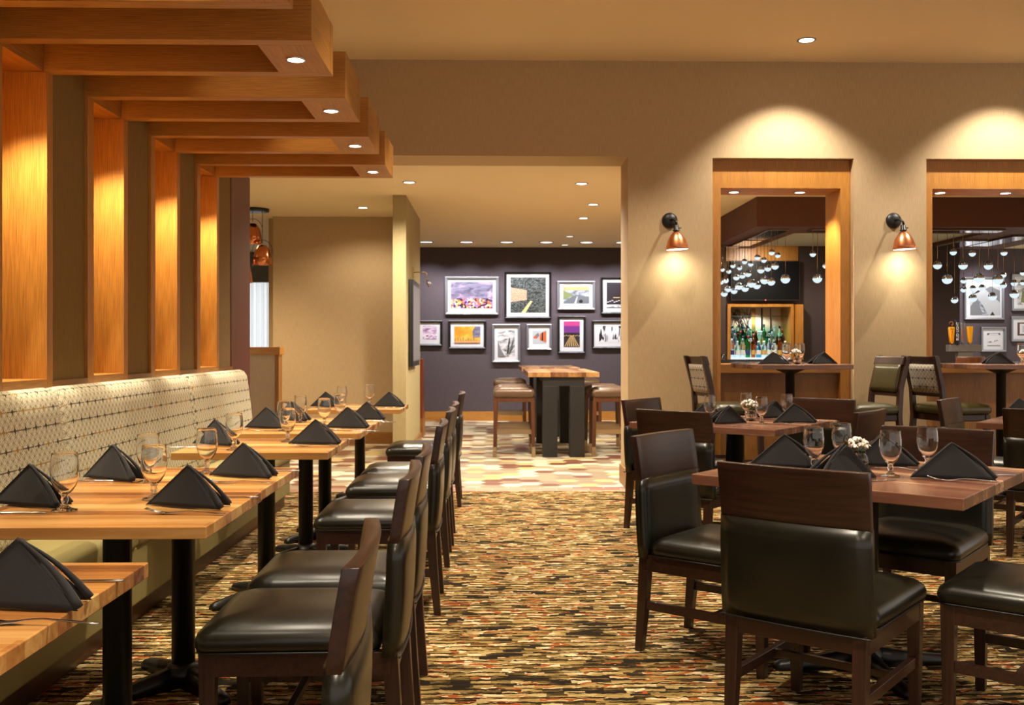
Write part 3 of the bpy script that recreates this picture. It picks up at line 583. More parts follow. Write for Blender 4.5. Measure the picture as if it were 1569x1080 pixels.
for px, py, deg, lb, sc in ((8, 938, 0, 'largest in view, on the nearest table at the left edge', 1.0), (34, 778, -14, 'left edge of the second banquette table beside the first goblet', 1), (165, 737, -22, 'against the banquette between two goblets on the third table', 1), (280, 780, -12, 'centre front of the second banquette table, fork in front', 1), (367, 733, -14, 'right front of the third banquette table', 1),
      (325, 683, -24, 'left side of the fourth banquette table', 1), (480, 682, -3, 'right side of the fourth banquette table', .98), (405, 657, -10, 'left side of the fifth banquette table', 1), (530, 657, -5, 'right side of the fifth banquette table', 1), (444, 645.5, -16, 'left side of the sixth banquette table, mostly hidden by goblets', 1), (560, 644, -5, 'right side of the sixth banquette table', .95),
      (497, 623.5, -12, 'left side of the last banquette table', .95), (595, 624, -3, 'right side of the last banquette table beside the column', .97)):
    put_nap(px, py, .76, deg, NP+lb, sc)
for px, py, deg, lb, sc in ((1466, 736, -10, 'front right of the nearest walnut table behind a fork', 1.05), (1300, 739, 200, 'front of the nearest walnut table, just behind the front chair rail', 1.05), (1206, 718, -12, 'left of the nearest walnut table', 1.05), (1357, 716, 5, 'back of the nearest walnut table behind the vase', 1.0),
      (1120, 650, 195, 'front left of the middle walnut table', .9), (1219, 649, 5, 'front right of the middle walnut table', .98), (1190, 641, 200, 'back of the middle walnut table between goblets', .95), (1083, 643, 0, 'far left of the middle walnut table, behind a goblet', .9), (1566, 632, 0, 'on the far right table at the picture edge', .8)):
    put_nap(px, py, .76, deg, NP+lb, sc)
for x, y, deg, lb in ((2.28, 7.92, 5, 'left side of the bar table under the left opening'), (2.72, 7.98, 190, 'right side of the bar table under the left opening'), (4.13, 7.90, 170, 'on the bar table under the right opening')):
    o = dup(nap0, (x, y, 1.10), R(deg), NP+lb, GN, (.9, .9, .8)); o['category'] = 'napkin'
def make_goblet():
    out = [(.001, 0), (.030, 0), (.0355, .0005), (.0368, .002), (.0355, .0035), (.030, .005), (.018, .009), (.0085, .016), (.0075, .022), (.0105, .028), (.0112, .034), (.009, .040), (.011, .047), (.022, .058), (.032, .074), (.0385, .094), (.0408, .114), (.0400, .135), (.0380, .155), (.0365, .1700), (.0362, .1716), (.0358, .1722)]
    inn = [(.0354, .1722), (.0350, .1716), (.0348, .1700), (.0366, .155), (.0386, .135), (.0394, .114), (.0372, .094), (.0308, .077), (.020, .062), (.008, .053), (.001, .051)]
    return freeze(MB().lathe(out+inn, 28, cap0=True, cap1=True).build('water_goblet', goblet_m))
gob0 = make_goblet(); fg = [True]; GG = 'clear stemmed water goblets'
def put_gob(px, rim, z, label, foot=None):
    p = at(px, rim, z+.172); p.z = z+.0005
    if fg[0]: fg[0] = False; gob0.location = p; tag(gob0, label, 'glass', GG); return
    o = dup(gob0, p, 0, label, GG); o['category'] = 'glass'
G_ = 'stemmed water goblet '
for px, rim, lb in ((99, 694, 'nearest of the left tables, beside the napkin at the left edge'), (236, 682.5, 'in the middle of the second banquette table'), (227, 665.5, 'just behind the middle goblet, against the banquette'), (317, 656.5, 'at the back of the third banquette table left of a napkin'),
      (359, 633.5, 'on the left of the fourth banquette table'), (441, 625.3, 'on the right of the fourth banquette table'), (435.5, 614.5, 'on the fifth banquette table overlapping a nearer goblet'), (460, 606.2, 'on the sixth banquette table toward the wall'), (497, 610.2, 'on the right of the fifth banquette table'), (521, 603.3, 'on the right of the sixth banquette table'),
      (524, 592.3, 'on the last banquette table, left one'), (566.4, 589.2, 'on the last banquette table, right one beside the napkin'),
      (1364.5, 659.6, 'at the front of the nearest walnut table'), (1421, 653.8, 'right of centre on the nearest walnut table behind a fork'), (1246.8, 654, 'on the left of the nearest walnut table'), (1290, 648.3, 'behind the white flowers on the nearest walnut table'),
      (1088, 605.4, 'at the left end of the middle walnut table'), (1143.7, 601.3, 'behind the flowers on the middle walnut table'), (1167, 607.5, 'in front, centre of the middle walnut table'), (1205.8, 603.6, 'on the right of the middle walnut table')):
    put_gob(px, rim, .76, G_+lb)
for x, y, lb in ((2.425, 8.02, 'on the left bar table, left of the small flowers'), (2.545, 8.06, 'on the left bar table, right of the small flowers'), (4.40, 8.05, 'on the right bar table behind the flower')):
    o = dup(gob0, (x, y, 1.1005), 0, G_+lb, GG); o['category'] = 'glass'
# cutlery
def make_fork():
    mb = MB(); ctr = [(0, .004, .020), (.02, .002, .019), (.045, .004, .013), (.06, .007, .006), (.09, .009, .0045), (.13, .006, .006), (.17, .003, .010), (.188, .002, .011), (.192, .002, .006)]
    mb.loft([[(x, -w/2*1.0, z), (x, w/2, z), (x, w/2, z+.0022), (x, -w/2, z+.0022)] for x, z, w in ctr], True)
    for k in range(4):
        y = (-1.5+k)*.0052
        mb.loft([[(x, y-w, z), (x, y+w, z), (x, y+w, z+.002), (x, y-w, z+.002)] for x, z, w in ((.001, .004, .0017), (-.022, .008, .0015), (-.045, .016, .0008))], True)
    return freeze(mb.build('fork', steel))
def make_knife():
    mb = MB(); ctr = [(-.11, .001, .003), (-.09, .001, .012), (-.02, .001, .017), (.0, .001, .010), (.01, .001, .009), (.06, .001, .010), (.095, .001, .013), (.10, .001, .009)]
    mb.loft([[(x, -w/2, z), (x, w/2, z), (x, w/2, z+.003), (x, -w/2, z+.003)] for x, z, w in ctr], True)
    return freeze(mb.build('table_knife', steel))
fk0 = make_fork(); kn0 = make_knife(); ff = [True, True]
def put_cut(kind, x, y, z, deg, label):
    i = 0 if kind == 'fork' else 1; pr = (fk0, kn0)[i]; g = 'silver forks' if i == 0 else 'silver table knives'
    if ff[i]: ff[i] = False; pr.location = (x, y, z); pr.rotation_euler = (0, 0, R(deg)); tag(pr, label, kind, g); return
    dup(pr, (x, y, z), R(deg), label, g)['category'] = kind
def cp(kind, px, py, deg, lb, z=.76):
    p = at(px, py, z); put_cut(kind, p.x, p.y, z+.001, deg, 'silver ' + lb)
cp('fork', 246, 788, -6, 'fork in front of the centre napkin on the second banquette table'); cp('fork', 336, 741, -4, 'fork in front of the right napkin on the third banquette table')
cp('fork', 459, 684.5, -4, 'fork in front of the right napkin on the fourth banquette table'); cp('fork', 508, 659.5, -3, 'fork in front of the right napkin on the fifth banquette table'); cp('fork', 584, 625.5, -2, 'fork in front of the right napkin on the last banquette table'); cp('fork', 548, 646, -2, 'fork in front of the right napkin on the sixth banquette table')
cp('fork', 1442, 737, -12, 'fork in front of the right napkin on the nearest walnut table'); cp('fork', 1412, 722, 150, 'fork pointing at the rear goblet on the nearest walnut table'); cp('fork', 1203, 650, -5, 'fork in front of the right napkin on the middle walnut table')
cp('fork', -12, 957, -3, 'fork handle at the front left corner of the nearest banquette table')
cp('table_knife', 115, 892, 0, 'knife behind the largest napkin on the nearest banquette table'); cp('table_knife', 18, 787, 0, 'knife left of the first goblet on the second banquette table'); cp('table_knife', 160, 737.5, 0, 'knife in front of the napkin by the banquette'); cp('table_knife', 348, 763, 0, 'knife right of the centre napkin on the second banquette table'); cp('table_knife', 420, 722, 0, 'knife right of the third banquette table napkin')
cp('table_knife', 515, 674, 0, 'knife at the right end of the fourth banquette table'); cp('table_knife', 285, 686, 0, 'knife at the left front of the fourth banquette table'); cp('table_knife', 1516, 729, 0, 'knife at the right of the nearest walnut table'); cp('table_knife', 1336, 738, 15, 'knife beside the front napkin on the nearest walnut table'); cp('table_knife', 1135, 652.5, 40, 'knife on the front corner of the middle walnut table'); cp('table_knife', 1262, 646, 0, 'knife at the right end of the middle walnut table')
cp('table_knife', 555, 661, 0, 'knife at the right of the fifth banquette table'); cp('table_knife', 415, 660.5, 0, 'knife at the front left of the fifth banquette table'); cp('table_knife', 583, 647, 0, 'knife at the right of the sixth banquette table')
put_cut('table_knife', 2.83, 7.86, 1.101, -20, 'silver knife at the right edge of the left bar table')
# vases
def vase(x, y, z, label, sc=1.0):
    e = empty('flower_vase', (x, y, z), 0, label, 'vase', 'small vases of white flowers'); e.scale = (sc,)*3
    MB().lathe([(.001, .001), (.024, .001), (.032, .010), (.036, .028), (.030, .048), (.022, .058), (.023, .066), (.021, .066), (.020, .058), (.028, .047), (.033, .028), (.029, .012), (.001, .006)], 22).build('glass_bowl', goblet_m, e)
    mb = MB(); rnd = random.Random(int(x*100)); st_ = MB()
    for k in range(26):
        th = rnd.random()*6.283; ph = rnd.random()**.6*1.4; r_ = .042; cx_, cy_, cz_ = r_*math.sin(ph)*math.cos(th)-.012, r_*math.sin(ph)*math.sin(th), .088+r_*.9*math.cos(ph)
        for q in range(5):
            a = q*1.2566+rnd.random(); m = Matrix.Translation((cx_, cy_, cz_))@Matrix.Rotation(a, 4, 'Z')@Matrix.Rotation(R(35+30*rnd.random()), 4, 'Y')@Matrix.Translation((.008, 0, 0))@Matrix.Diagonal((1, .65, .18, 1))
            mb.lathe([(.001, -.009), (.006, -.006), (.0095, 0), (.006, .006), (.001, .009)], 7, m)
    mb.build('blossoms', white, e)
    for k in range(5):
        a = k*1.3; st_.tube([(.008*math.cos(a), .008*math.sin(a), .008), (.012*math.cos(a+1), .012*math.sin(a+1), .06), (.02*math.cos(a), .02*math.sin(a), .10)], .0016, 5)
    st_.build('stems', green, e); return e
p = at(1318, 717, .76); vase(p.x, p.y, .761, 'small glass vase of white flowers on the nearest walnut table')
p = at(1151, 645, .76); vase(p.x, p.y, .761, 'small glass vase of white flowers on the middle walnut table', 1.15)
vase(2.49, 7.95, 1.101, 'small white flowers between two goblets on the left bar table'); vase(4.36, 7.88, 1.101, 'white flower cup at the right edge on the right bar table', 1.1)
# ------------------------------------------------------------ wall sconces
for k, (px, lb) in enumerate(((1033, 'copper dome wall sconce left of the first wall opening'), (1376, 'copper dome wall sconce between the two wall openings'))):
    P = at(px-7, 338, Y=WY); e = empty('wall_sconce', (P.x, WY, P.z), 0, lb, 'lamp', 'copper wall sconces')
    mt = Matrix.Rotation(R(90), 4, 'X')
    MB().lathe([(.068, 0), (.068, .006), (.06, .018), (.04, .030), (.012, .036)], 28, mt).build('backplate', black, e)
    MB().tube([(0, -.03, 0), (.02, -.08, .0), (.035, -.115, -.02), (.04, -.12, -.05)], .010, 10).build('arm', black, e)
    hd = Matrix.Translation((.032, -.125, -.05))@Matrix.Rotation(R(-3), 4, 'Y')
    sh = MB().lathe([(.010, .0), (.022, -.004), (.022, -.040), (.030, -.046), (.032, -.052), (.018, -.056)], 20, hd).build('socket', black, e)
    MB().tube([(.022, 0, -.03), (.045, 0, -.03)], .004, 8, hd).build('switch_key', black, sh)
    MB().lathe([(.018, -.056), (.030, -.066), (.055, -.092), (.078, -.135), (.092, -.185), (.097, -.215), (.094, -.215), (.088, -.183), (.074, -.135), (.050, -.094), (.026, -.07)], 36, hd, cap0=False, cap1=False).build('lamp_shade', copper, e)
    MB().lathe([(.092, -.209), (.092, -.212)], 28, hd).build('diffuser', lensw, e)
    spot('bulb', (.035, -.14, -.275), 6, (1, .93, .68), 165, .9, (P.x-P.x+.045, -.02, -1.4), .06, e)
# ------------------------------------------------------------ recessed lights
DG = 'recessed downlights in the corridor ceiling'
P = at(1236, 61, CEIL_H); downlight(P.x, P.y, CEIL_H, .06, 'round recessed downlight in the high ceiling above the first wall opening', 80, NEUT, 96, (0, .35, -1.5), group='high ceiling downlights')
downlight(P.x+1.9, P.y, CEIL_H, .06, 'round recessed downlight in the high ceiling above the second wall opening, at the right edge', 80, NEUT, 96, (0, .35, -1.5), group='high ceiling downlights')
for k, (px, py, pw, ang, lb) in enumerate(((627, 279, 100, 150, 'in the near left of the corridor ceiling, beyond the oak frames'), (891, 281, 110, 150, 'in the near right of the corridor ceiling'), (909, 313, 75, 150, 'second along the right of the corridor ceiling'), (894, 334, 75, 150, 'third along the right of the corridor ceiling'),
      (873, 362, 0, 80, 'small and dim before the picture row lights'), (865.5, 375, 0, 80, 'tiny one between the last two picture row lights'), (556, 318, 24, 150, 'over the beige corridor wall'))):
    p = at(px, py, COR_H); downlight(p.x, p.y, COR_H, .055, 'recessed downlight ' + lb, pw, WARM2, ang, None, lens if pw else lensd, DG)
for k, (px, lb) in enumerate(((656, 'first from left'), (716, 'second from left'), (776, 'third from left'), (835, 'fourth from left'), (895, 'fifth from left'), (949, 'sixth from left, cut by the wall edge'))):
    p = at(px, 375, COR_H); downlight(p.x, 15.55, COR_H, .10, 'downlight before the dark gallery wall, ' + lb, 48, (.95, .95, 1), 92, (0, .62, -1.1), lensd, 'gallery wall washers', blend=.8)
for x in (3.0, 4.2, 5.2, 6.2, 7.2, 8.2): spot('wash', (x, 15.5, 2.86), 40, (.95, .95, 1), 92, .8, (x, 16.3, 1.6), .05)
for k, (a, b_) in enumerate(WN):
    for q, x in enumerate((a+.26, a+.86)):
        downlight(x, WY+.3, 2.64, .045, 'small downlight in the oak head of the %s wall opening, %s' % (('left', 'right')[k], ('left one', 'right one')[q]), 40, WARM2, 95, (0.12, 0, -1), group='downlights in the wall openings')
for x, y, pw, ang, col in ROOM_FILL: spot('fill_spot', (x, y, CEIL_H-.03), pw, col, ang, .7, None, .05, None)  # unseen fill lights, no fixtures modelled for them
for x, y, pw in ((4.3, 10.2, 22), (3.6, 12.6, 25), (5.0, 12.6, 18), (7.4, 11.5, 40), (7.4, 14, 30), (-4.3, 11, 30), (-.3, 13.8, 40), (.2, 9.9, 50), (-3.6, 9.8, 26), (-1.6, 9.7, 26), (.2, 12.4, 40), (4.6, 9.3, 45), (3.3, 9.6, 35), (-4.5, 14, 40)): spot('fill_spot', (x, y, 2.5 if 2.9 < x < 6 else COR_H-.05), pw, WARM2, 150, .8)  # more added fill for corridor and bar, some hanging free below the ceiling
for o in list(C.objects):
    if o.type == 'LIGHT' and o.parent is None and o.name.startswith(('fill_spot', 'wash')): o.parent = ceiling
# ------------------------------------------------------------ copper pendants on the left
e = empty('pendant_lamp_cluster', (0, 0, 0), 0, 'round black canopy with copper bell pendants in front of the curtained window', 'lamp')
P = at(391, 320, COR_H); e.location = P
MB().lathe([(.165, 0), (.165, -.03), (.155, -.035)], 32).build('canopy', black, e)
for dx, dy, top, px, py0, py1 in ((-.05, 0, 0, 387, 342, 373), (.06, -.1, 0, 402, 375, 405.5), (-.11, -.15, 0, 372, 400, 433)):
    q = at(px, py0, Y=P.y+dy)-P; q2 = at(px, py1, Y=P.y+dy)-P; x = q.x; zt = q.z; zb = q2.z; h = zt-zb
    cbn = MB().tube([(x, dy, -.03), (x, dy, zt+.02)], .004, 6).build('cord', black, e)
    bl = MB().lathe([(.02, zt), (.05, zt-.01), (.085, zt-h*.28), (.103, zt-h*.6), (.112, zb), (.109, zb), (.100, zt-h*.6), (.08, zt-h*.3), (.04, zt-.02)], 30, Matrix.Translation((x, dy, 0)), cap0=True, cap1=False).build('bell_shade', copperp, e)
    MB().tube([(x-.12, dy, zt-h*.45)]+[(x+.12*math.sin(a), dy, zt-h*.35+.14*math.cos(a)) for a in [R(v) for v in range(-80, 81, 16)]]+[(x+.12, dy, zt-h*.45)], .003, 6).build('wire_handle', black, bl)
    MB().lathe([(.085, zb+.03), (.085, zb+.028)], 24, Matrix.Translation((x, dy, 0))).build('glow_disc', emis('pendant_glow', (1, .8, .5), 5) if 'pendant_glow' not in bpy.data.materials else bpy.data.materials['pendant_glow'], bl)
    spot('bulb', (x, dy, zb-.02), 8, WARM, 130, .8, None, .05, e)
# ------------------------------------------------------------ framed pictures on the gallery wall
def art(name, stops, scale=(6, 6, 6), detail=4, dist=0, kind='noise', interp='LINEAR'):
    m, nt, b = mat(name); v = coords(nt, scale)
    if kind == 'noise': n = N(nt, 'ShaderNodeTexNoise'); n.inputs['Detail'].default_value = detail; n.inputs['Distortion'].default_value = dist; n.inputs['Scale'].default_value = 1; nt.links.new(v, n.inputs['Vector']); out = n.outputs[0]
    elif kind == 'vor': n = N(nt, 'ShaderNodeTexVoronoi'); n.inputs['Scale'].default_value = 1; nt.links.new(v, n.inputs['Vector']); sp = N(nt, 'ShaderNodeSeparateColor'); nt.links.new(n.outputs['Color'], sp.inputs[0]); out = sp.outputs[0]
    r = ramp(nt, stops, interp); nt.links.new(out, r.inputs[0]); nt.links.new(r.outputs[0], b.inputs['Base Color']); b.inputs['Roughness'].default_value = .4; return m
A_grey = art('art_grey_sky', [(.3, (70, 66, 86)), (.55, (130, 124, 150)), (.7, (214, 160, 200))], (5, 5, 12), 5, 1)
A_bokeh = art('art_city_lights', [(0, (40, 24, 60)), (.3, (220, 110, 50)), (.5, (250, 200, 120)), (.65, (150, 120, 190)), (.8, (235, 90, 120)), (.92, (245, 235, 225))], (34, 34, 34), kind='vor', interp='CONSTANT')
A_net = art('art_night_aerial', [(.42, (14, 20, 24)), (.52, (34, 46, 50)), (.57, (150, 158, 150)), (.60, (22, 28, 32)), (.70, (60, 70, 70)), (.76, (200, 160, 70))], (16, 16, 40), 8, 2)
A_brick = art('art_brown_block', [(.35, (150, 110, 84)), (.65, (214, 180, 150))], (60, 60, 60), 3)
A_sun = art('art_sunset_haze', [(.3, (240, 120, 20)), (.5, (250, 160, 40)), (.7, (255, 205, 90))], (6, 6, 6), 3)
A_pur = art('art_purple_blur', [(.3, (110, 60, 110)), (.45, (200, 170, 200)), (.6, (245, 235, 242)), (.7, (140, 70, 120))], (5, 5, 20), 3, 1)
A_rib = art('art_grey_rib', [(.3, (80, 80, 80)), (.5, (200, 200, 200)), (.7, (236, 236, 236))], (8, 8, 22), 3, .5)
A_wht = simple('art_white', (225, 225, 228), .4); A_blk = simple('art_black', (18, 18, 22), .4); A_gry = simple('art_mid_grey', (120, 122, 126), .4); A_lgr = simple('art_light_grey', (186, 190, 194), .4)
A_org = simple('art_orange', (240, 92, 30), .4); A_vio = simple('art_violet', (112, 44, 130), .4); A_mag = simple('art_magenta', (190, 60, 130), .4); A_gold = simple('art_gold', (236, 200, 130), .4); A_nite = simple('art_night', (34, 26, 36), .4)
A_clo = art('art_clouds', [(.35, (90, 96, 110)), (.55, (160, 165, 175)), (.7, (226, 228, 232))], (9, 9, 20), 4, .6); A_peach = simple('art_peach_sky', (226, 160, 110), .4); A_hill = simple('art_hill', (120, 130, 80), .4); A_road = simple('art_road', (100, 104, 110), .4)
A_bw = art('art_ink', [(.46, (20, 20, 22)), (.52, (235, 235, 238))], (30, 30, 6), 2, .4)
GY = 16.4
def picture(out, img, fm, label, draw, fw=.035, Yw=GY):
    x0, y0, x1, y1 = out; a = at(x0, y0, Y=Yw-.04); b_ = at(x1, y1, Y=Yw-.04)
    cx, cz = (a.x+b_.x)/2, (a.z+b_.z)/2; w, h = abs(b_.x-a.x)/2, abs(a.z-b_.z)/2
    e = empty('framed_picture', (cx, Yw, cz), 0, label, 'picture', 'framed pictures on the dark wall')
    f = MB()
    # mitred frame with a sloping face
    def r4(hx, hz, y): return [(-hx, y, -hz), (hx, y, -hz), (hx, y, hz), (-hx, y, hz)]
    f.loft([r4(w, h, 0), r4(w, h, -.045), r4(w-fw*.3, h-fw*.3, -.05), r4(w-fw, h-fw, -.036), r4(w-fw, h-fw, -.012)], False, False, False); f.build('frame', fm, e)
    MB().box((-w+fw, -.014, -h+fw), (w-fw, -.01, h-fw)).build('mat_board', paper, e)
    ia = at(img[0], img[1], Y=Yw-.015); ib = at(img[2], img[3], Y=Yw-.015)
    ix0, ix1, iz0, iz1 = ia.x-cx, ib.x-cx, ib.z-cz, ia.z-cz
    iw, ih = ix1-ix0, iz1-iz0; n = [0]
    def P_(poly, m, name='print'):
        n[0] += 1; y = -.0145-.0012*n[0]
        mb = MB(); mb.add([(ix0+u*iw, y, iz0+v_*ih) for u, v_ in poly]+[(ix0+u*iw, y+.001, iz0+v_*ih) for u, v_ in poly], [tuple(range(len(poly)))]+[tuple(reversed(range(len(poly), 2*len(poly))))]+[(i, (i+len(poly)), (i+1) % len(poly)+len(poly), (i+1) % len(poly)) for i in range(len(poly))])
        return mb.build(name, m, e)
    FULL = [(0,0),(1,0),(1,1),(0,1)]; draw(P_, FULL)
    MB().box((-w+fw, -.030, -h+fw), (w-fw, -.028, h-fw)).build('glazing', tglass, e); return e
bar_ = lambda x0, y0, x1, y1: [(x0,y0),(x1,y0),(x1,y1),(x0,y1)]
def d1(P_, F): P_(F, A_grey); P_(bar_(0,0,1,.38), A_bokeh); 
def d2(P_, F): P_(F, A_net); P_([(0,.3),(.46,.36),(.46,.64),(0,.72)], A_brick); P_([(.3,0),(.42,0),(.62,.32),(.56,.34)], A_gold)
def d3(P_, F): P_(F, A_clo); P_(bar_(0,.78,1,1), A_peach); P_([(0,.2),(.0,.78),(.22,.6),(.4,.48)], A_hill); P_([(0,0),(1,0),(1,.4),(.5,.5),(.36,.45)], A_road); P_([(.42,0),(.5,0),(.56,.42),(.53,.42)], A_wht); P_([(.62,.04),(.72,.02),(.76,.16),(.68,.24),(.6,.16)], A_blk)
def d4(P_, F):
    P_(F, A_nite)
    for k in range(6): P_(bar_(.02+.1*k, .22+.03*(k%3), .10+.1*k, .25+.03*(k%3)), A_wht)
    P_(bar_(0,.03,.9,.14), A_rib); P_(bar_(.3,.4,.6,.42), A_gold)
def d5(P_, F): P_(F, A_pur)
def d6(P_, F):
    P_(F, A_sun); P_([(.72,.28),(.70,.7),(.8,1),(1,1),(1,.35)], A_grey)
    for k, hgt in enumerate((.22,.3,.24,.34,.2,.3,.26,.38,.2)): P_(bar_(.03+.1*k, 0, .06+.1*k, hgt), A_hill)
    P_(bar_(0,.0,1,.10), A_peach)
def d7(P_, F):
    P_(F, A_rib)
    for k in range(7): P_([(.45+.02*k, .02),(.5+.02*k, .02),(.98, .25+.1*k),(.98,.22+.1*k)], A_wht if k % 2 else A_gry)
    P_([(0,0),(.5,0),(.36,.06),(.15,.3),(0,.6)], A_gry); P_([(.52,.1),(.6,.1),(.72,.7),(.66,.7)], A_blk)
def d8(P_, F): P_(F, A_lgr); P_([(.05,.5),(.3,.4),(.5,.62),(.4,.85)], A_gry); P_([(.05,.42),(.3,.40),(.3,.56),(.1,.56)], A_org); P_([(.52,.3),(.66,.25),(.66,.82),(.56,.75)], A_org); P_([(.66,.25),(.76,.22),(.78,.88),(.68,.84)], A_blk); P_([(.78,.2),(1,.12),(1,.98),(.8,.9)], A_org)
def d9(P_, F):
    P_(F, A_nite); P_(bar_(0,.56,1,1), A_vio); P_(bar_(0,.82,1,1), A_mag)
    for k in range(-3, 4): P_([(.5+.03*k,.44),(.515+.03*k,.44),(.52+.14*k,.03),(.47+.14*k,.03)], A_gold)
    for k in range(9): P_(bar_(.03+.11*k,.42+.02*(k%2),.08+.11*k,.45+.02*(k%2)), A_gold)
def d10(P_, F): P_(F, A_wht); P_(bar_(.05,.05,.35,1), A_bw); P_(bar_(.48,.2,.7,.95), A_bw); P_(bar_(.72,.05,.98,1), A_bw)
picture((681.8, 423.7, 764, 482.2), (691, 432, 755, 472.5), silver, 'wide silver framed picture of blurred city lights, upper left', d1, .045)
picture((773, 416, 844.6, 488), (782.3, 425, 836.4, 479), black, 'large black framed picture of a dark aerial night scene, top centre', d2)
picture((854, 430.4, 911.9, 474.5), (863, 439, 902.8, 464.8), silver, 'silver framed picture of a road under clouds, upper right of the centre', d3, .04)
picture((920.6, 424.3, 972, 481), (929.5, 432.8, 963, 472), black, 'black framed dark picture with lights cut by the wall edge, upper right', d4)
picture((636, 491, 677.7, 530), (647.7, 499, 669, 520), black, 'small black framed purple picture at the far left beside the column', d5)
picture((687, 491, 744.6, 534.4), (696, 500, 736, 525), black, 'black framed orange sunset picture, lower left', d6)
picture((753.8, 496.6, 797.3, 555.2), (762.8, 505.8, 789, 546), silver, 'tall silver framed black and white picture of curving ribs, lowest of the row', d7, .04)
picture((806.8, 496.6, 845.4, 536), (816.2, 506.3, 837, 526.6), silver, 'small silver framed picture with orange shapes', d8, .035)
picture((854.5, 484, 897.4, 541.3), (863.7, 492.4, 888.4, 531.7), black, 'tall black framed picture of a violet sky over runway lights', d9)
picture((907, 491, 968, 534), (915.8, 499.3, 960, 524.6), black, 'black framed black and white striped picture cut by the wall edge', d10)
def e1(P_, F): P_(F, A_lgr); P_([(.02,0),(.02,.3),(.22,.62),(.42,.0)], A_gry); P_([(.22,.62),(.42,0),(.62,0),(.36,.45)], A_clo); P_([(.5,.9),(.68,1),(.98,.85),(.98,.45)], A_gry); P_([(.66,0),(.74,.12),(.82,0)], A_blk); P_([(.1,.72),(.3,.8),(.34,.84),(.26,.86)], A_blk)
def e2(P_, F): P_(F, A_wht); P_(bar_(0,.86,1,1), A_blk); P_([(.05,.86),(.95,.86),(.8,.97),(.2,.97)], A_wht); P_([(.05,.28),(.4,.32),(.9,.48),(.9,.54),(.4,.38),(.05,.36)], A_bw); P_(bar_(0,.05,1,.08), A_blk)
def e3(P_, F): P_(F, A_rib); P_([(.2,.1),(.45,.1),(.5,.5),(.3,.6)], A_hill); P_([(.4,.5),(.6,.5),(.6,.95),(.45,.9)], A_mag)
def e4(P_, F): P_(F, brownw); P_(bar_(.14,.12,1,.9), A_wht); P_(bar_(.3,.25,1,.75), A_lgr)
picture((1478, 424.5, 1538.8, 489.5), (1486, 438.5, 1532.6, 482.8), silver, 'silver framed black and white picture of towers seen through the right opening', e1, .03)
picture((1503.6, 501, 1541.8, 539), (1512.7, 510.5, 1532.6, 530.5), silver, 'small silver framed line drawing seen above the napkin in the right opening', e2, .035)
picture((1550.6, 419.7, 1592, 476), (1559, 429.5, 1584, 467), silver, 'silver framed plant picture at the right edge, upper one', e3, .035)
picture((1549.7, 484.4, 1592, 523), (1559, 494, 1584, 514), silver, 'silver framed picture with brown border at the right edge, lower one', e4, .035)
# ------------------------------------------------------------ bar: counter, taps, TV, bottles
e = empty('bar_counter', (4.7, 10.75, 0), 0, 'dark stone topped bar counter beyond the wall openings', 'counter')
MB().box((-2, -.25, 1.03), (2.1, .35, 1.07)).build('countertop', countertop, e, bevel=.004); MB().box((-1.95, -.15, 0), (2.05, .3, 1.03)).build('bar_front', oakd[2], e)
e = empty('back_bar_cabinet', (3.9, BY-.45, 0), 0, 'dark topped back bar cabinet carrying the bottle display', 'cabinet')
MB().box((-.95, 0, 1.03), (1.9, .43, 1.07)).build('countertop', countertop, e); MB().box((-.95, .03, 0), (1.9, .43, 1.03)).build('cabinet_body', oakd[2], e)
e = empty('bottle_display', ((NX0+NX1)/2, BY, 0), 0, 'oak framed back bar niche with backlit stepped bottle shelves', 'shelf'); w = (NX1-NX0)/2
f = MB(); f.box((-w-.03, -.03, NZ0+.01), (-w+.01, .45, NZ1+.03)); f.box((w-.01, -.03, NZ0+.01), (w+.03, .45, NZ1+.03)); f.box((-w+.01, -.03, NZ1-.01), (w-.01, .45, NZ1+.03)); f.build('surround', oak[2], e)
MB().box((w+.045, -.12, NZ0+.01), (w+.13, -.01, NZ1+.02)).build('side_post', oak[2], e)
MB().box((-w+.01, .44, NZ0), (w-.01, .46, NZ1)).build('back_panel', simple('reflected_beige', (216, 192, 156), .6), e)  # stands in the mirror's place, the reflected beige put into its colour
MB().box((-.0, .425, 1.3), (.05, .44, NZ1)).build('mullion', oak[2], e); MB().box((.13, .425, 1.1), (.15, .44, NZ1)).build('mullion', black, e); MB().box((.26, .425, 1.1), (.268, .44, NZ1)).build('mullion', black, e)
lt = MB(); rnd = random.Random(3)
for k in range(32):
    x = -w+.02+rnd.random()*(w-.04); z = 1.32+rnd.random()*.44; a = rnd.random()*math.pi; L = .12+.2*rnd.random()
    x0, z0, x1, z1 = x-L*math.cos(a), z-L*math.sin(a), x+L*math.cos(a), z+L*math.sin(a)
    cl = lambda v, lo, hi: max(lo, min(hi, v))
    lt.tube([(cl(x0, -w+.015, -.01), .41+.0004*k, cl(z0, 1.28, 1.77)), (cl(x1, -w+.015, -.01), .41+.0004*k, cl(z1, 1.28, 1.77))], .005, 4)
lt.build('reflected_lattice', simple('reflected_bronze', (48, 32, 20), .4), e)  # the mirror's reflection, built as thin bars on the panel
for k in range(3): MB().box((-w+.012, .02+.13*k, NZ0+.012), (w-.012, .145+.13*k, NZ0+.02+.07*k+.012)).build('step_shelf', shelfglow, e)
MB().box((-w+.012, .1, 1.655), (w-.012, .3, 1.663)).build('glass_shelf', tealglass, e)
spot('niche_spot', (0, .2, NZ1-.03), 24, (.9, .97, 1), 150, .8, None, .05, e); spot('niche_spot', (-.1, -.6, NZ1+.72), 13, (1, .95, .85), 150, .8, (0, .3, 1.2), .05, e)  # second spot added in front of the niche to brighten bottles and back
